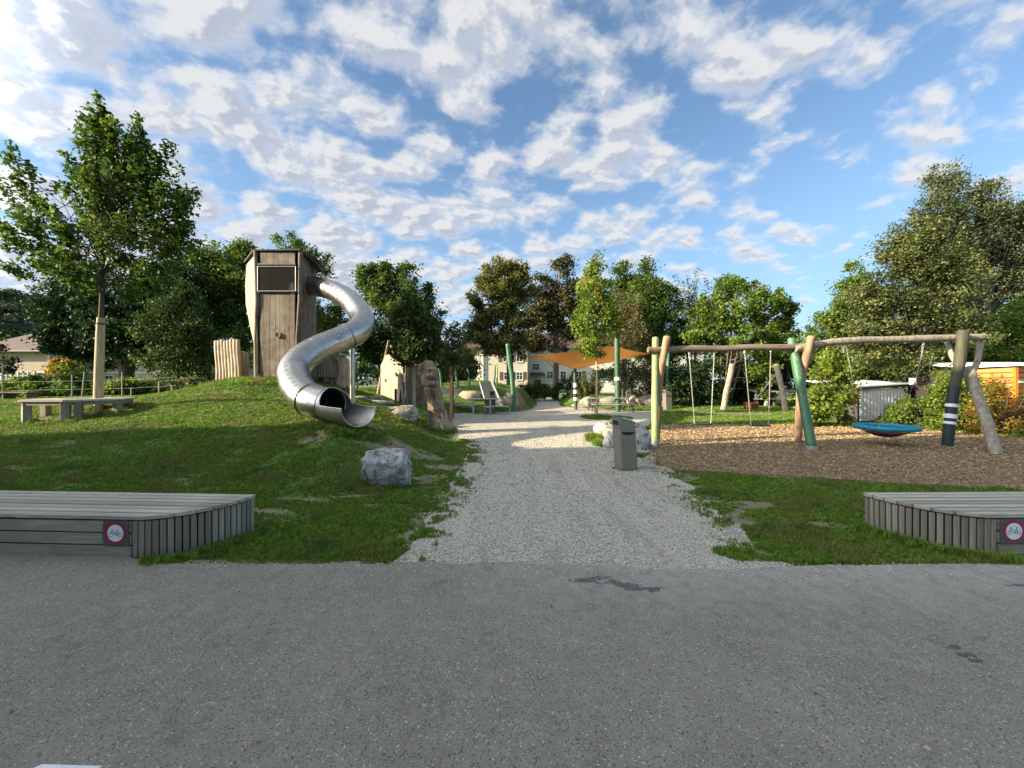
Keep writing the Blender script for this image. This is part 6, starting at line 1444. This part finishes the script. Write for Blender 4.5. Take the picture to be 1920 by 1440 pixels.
tree('low_bush', 'tangled green bush between the black-banded post and the forked post', 1800, 13.0, [(1780,735,35,35),(1810,770,32,30),(1760,785,22,18),(1830,745,30,35)], 8500, .09, M['lf_hazel'], tr=.02, clumps=100, crad=.17, shoot=.3, seed=27, cat='bush', group=SG, nbr=20, stems=6, splay=.6)
tree('rusty_shrub', 'rust and yellow leaved shrub before the orange shed', 1880, 11.9, [(1850,765,28,32),(1885,790,30,26),(1925,775,25,35),(1848,805,28,14),(1870,740,22,18)], 5200, .08, M['lf_rust'], tr=.02, clumps=110, crad=.16, shoot=.35, seed=28, cat='bush', group=SG, nbr=50, stems=8, splay=.7)
tree('dark_undergrowth', 'dark bushes under the spreading hazel tree, left part', 1310, 24, [(1290,735,45,30),(1330,745,40,25),(1260,730,25,25),(1305,700,55,25)], 12000, .15, M['lf_dark'], tr=.04, clumps=90, crad=.38, shoot=.4, seed=29, cat='bush', group=SG, nbr=10, stems=5, splay=.9)
tree('dark_undergrowth', 'dark bushes between the two leaning logs', 1410, 25, [(1400,735,35,30),(1440,700,40,35),(1380,700,40,35),(1500,690,40,50),(1520,740,40,35)], 14000, .16, M['lf_dark'], tr=.04, clumps=100, crad=.38, shoot=.4, seed=30, cat='bush', group=SG, nbr=10, stems=5, splay=.9)
tree('dark_undergrowth', 'dark foliage behind the corrugated shed and its white roof', 1680, 19, [(1620,700,50,35),(1690,690,60,45),(1750,700,50,45),(1800,690,45,45),(1850,720,45,40)], 18000, .14, M['lf_maple'], tr=.05, clumps=130, crad=.35, shoot=.4, seed=31, cat='bush', group=SG, nbr=10, stems=5, splay=1.2)
tree('round_shrub', 'bluish green feathery shrub left of the far litter bin', 1212, 25.5, [(1215,715,24,22),(1200,735,20,16),(1232,730,20,18)], 6000, .12, M['lf_silver'], tr=.03, clumps=60, crad=.25, shoot=.6, seed=32, cat='bush', group=SG, nbr=20, stems=5, splay=.5, up=1.)
tree('grassy_shrub', 'tall grassy shrub behind the banded pole', 1100, 26.5, [(1098,735,16,20),(1110,740,14,16),(1090,748,14,12)], 4500, .12, M['lf_willow'], tr=.02, clumps=60, crad=.15, shoot=.9, seed=33, cat='bush', group=SG, nbr=10, stems=4, splay=.3, up=2.)
tree('rose_bush', 'leafy rose bush with pale blossoms at the end of the path', 1012, 36, [(1000,735,18,12),(1020,738,20,12),(985,735,14,12)], 4500, .16, M['lf_maple'], tr=.02, clumps=40, crad=.35, shoot=.4, seed=34, cat='bush', group=SG, nbr=6, stems=4, splay=.6)
tree('rose_bush', 'dark bush right of the path end, behind the pine trunks', 1060, 37, [(1055,730,20,14),(1075,725,18,16),(1035,735,14,12)], 4500, .16, M['lf_dark'], tr=.02, clumps=40, crad=.35, shoot=.4, seed=35, cat='bush', group=SG, nbr=6, stems=4, splay=.6)
tree('shade_bushes', 'dark bushes under the trees behind the picnic bench', 1165, 33, [(1150,700,35,25),(1190,700,35,30),(1130,715,25,16),(1240,700,40,35)], 9000, .18, M['lf_dark'], tr=.05, clumps=70, crad=.45, shoot=.5, seed=36, cat='bush', group=SG, nbr=6, stems=4, splay=.8)
for i, (px, Y, bl, mt, lb) in enumerate([
    (20, 17, [(15,735,26,18),(45,738,22,14)], 'lf_hazel', 'yellow green plants in the garden bed at the far left'),
    (70, 18, [(75,728,26,20),(95,735,22,14)], 'lf_maple', 'dark leafy garden plants right of the far left bed'),
    (140, 17.5, [(135,715,26,22),(155,735,24,18),(115,735,18,14)], 'lf_linden', 'tallest garden shrub with big leaves left of the wrapped trunk'),
    (115, 18.5, [(112,695,14,12),(125,700,14,12)], 'lf_rust', 'yellowish leaves of the garden shrub above the bench left half'),
    (215, 17.5, [(210,735,24,14),(235,728,22,18)], 'lf_bright', 'garden plants just right of the wrapped trunk'),
    (280, 18, [(270,735,30,16),(300,738,25,12),(255,728,18,14)], 'lf_maple', 'garden plants in the middle of the bed right of the trunk'),
    (340, 18, [(335,735,30,16),(370,728,24,16),(390,735,20,14)], 'lf_willow', 'garden plants at the foot of the mound by the wavy palisade')]):
    tree('garden_plant', lb, px, Y, bl, 3600, .13, M[mt], tr=.015, clumps=45, crad=.22, shoot=.3, seed=50 + i, cat='plant', group='garden plants behind the bench', nbr=8, stems=4, splay=.3)
tree('edge_tree', 'thin dark tree at the far left edge of the garden', -25, 22, [(-20,670,22,35),(-40,640,40,50),(8,690,10,14)], 4000, .16, M['lf_dark'], tr=.15, clumps=60, crad=.3, shoot=.5, seed=60, nbr=20)
# trees left of the frame that shade the garden side
tree('roadside_tree', 'big dark tree standing outside the left edge, beside the garden', -330, 23, [(-330,560,90,110),(-330,640,90,60)], 9000, .5, M['lf_dark'], tr=.4, clumps=90, crad=.8, shoot=1., seed=61, nbr=12)
# garden stakes and low fence
gf = thing('garden_fence', (W(150,0,15.6).x, 15.6, 1.0), 'thin wire garden fence with pale posts behind the hexagonal bench', 'fence')
for px, top in ((5,682),(135,702),(153,697),(229,698),(246,728),(298,715),(322,722)):
    x = W(px, 0, 15.6).x; obj('post', MB().tube([(x, 15.6, gz1(x, 15.6) - .1), (x + (.12 if px in (153,) else 0), 15.6, W(0, top, 15.6).z)], .022, 6), M['zinc'] if px != 298 else M['stake'], gf, True)
for zz in (.35, .7): obj('wire', MB().tube([(W(px, 0, 15.6).x, 15.6, gz1(W(px, 0, 15.6).x, 15.6) + zz) for px in (-30, 60, 150, 240, 330)], .004, 4), M['zinc'], gf, True)
sb = thing('saddle_board', (W(30,0,15).x, 15, 1.05), 'thin grey board lying low behind the left end of the bench', 'board')
obj('board', MB().box((W(38,0,15.2).x, 15.2, gz1(W(38,0,15.2).x, 15.2) + .28), (1.2, .5, .04)), M['tower_wood'], sb)
for s in (-.45, .45): obj('leg', MB().box((W(38,0,15.2).x + s, 15.2, gz1(W(38,0,15.2).x, 15.2) + .12), (.05, .4, .28)), M['tower_wood'], sb)

# ------------------------------------------------------------------ far woods and hill
def woods():
    r = np.random.default_rng(5); n = 60; C = []; 
    for i in range(240):
        x = r.uniform(-95, 110); 
        if -26 < x < 42: yy = r.uniform(74, 84)
        else: yy = r.uniform(62, 80)
        h = r.uniform(2, 9.0) if x > -20 else r.uniform(2, 7.5)
        C.append((x, yy, h))
    C = np.array(C); m = len(C); D = np.tile(np.array([[0, -.3, 1.]]), (m, 1)); V, Fq, t_ = leaves(C, D, 42000, .8, 6, np.full(m, 1.9), np.full(m, 1.2))
    o = fastmesh('far_woods', V, Fq, M['lf_maple'], None, t_); tag(o, 'belt of dark trees closing the view behind the houses', 'woods', kind='stuff')
woods()
def hill():
    bm_x = np.linspace(-900, 60, 80); ys = np.linspace(330, 620, 16); V = []
    for y in ys:
        for x in bm_x:
            s = math.exp(-((x + 640) / 130) ** 2) * 118 + 9 * math.exp(-((x + 200) / 120) ** 2); f = math.sin(min(1, (y - 330) / 200) * math.pi / 2); V.append((x, y, s * f * (1 + .1 * mnoise.noise(Vector((x * .02, y * .02, 0)))) - .5))
    nx_ = len(bm_x); Fq = [(j*nx_+i, j*nx_+i+1, (j+1)*nx_+i+1, (j+1)*nx_+i) for j in range(len(ys)-1) for i in range(nx_-1)]
    o = obj('hill', MB().add(V, Fq), m_plain('forest_floor', (.025,.04,.02), .95), None, True); tag(o, kind='structure')
    V = np.array(V); r = np.random.default_rng(8); k = r.choice(np.where((V[:, 0] < -330) & (V[:, 0] > -820))[0], 2200); C = V[k] + r.normal(0, 1, (2200, 3)) * np.array([7, 10, 1]) + np.array([0, 0, 4]); C = C[(C[:, 2] > 6)]; m = len(C)
    Vv, Fv, t_ = leaves(C, np.tile(np.array([[0, 0, 1.]]), (m, 1)), 80000, 3.8, 9, np.full(m, 4.2), np.full(m, 5.))
    o = fastmesh('hill_forest', Vv, Fv, M['lf_forest'], None, t_); tag(o, 'distant forest covering the hill on the left', 'forest', kind='stuff')
hill()
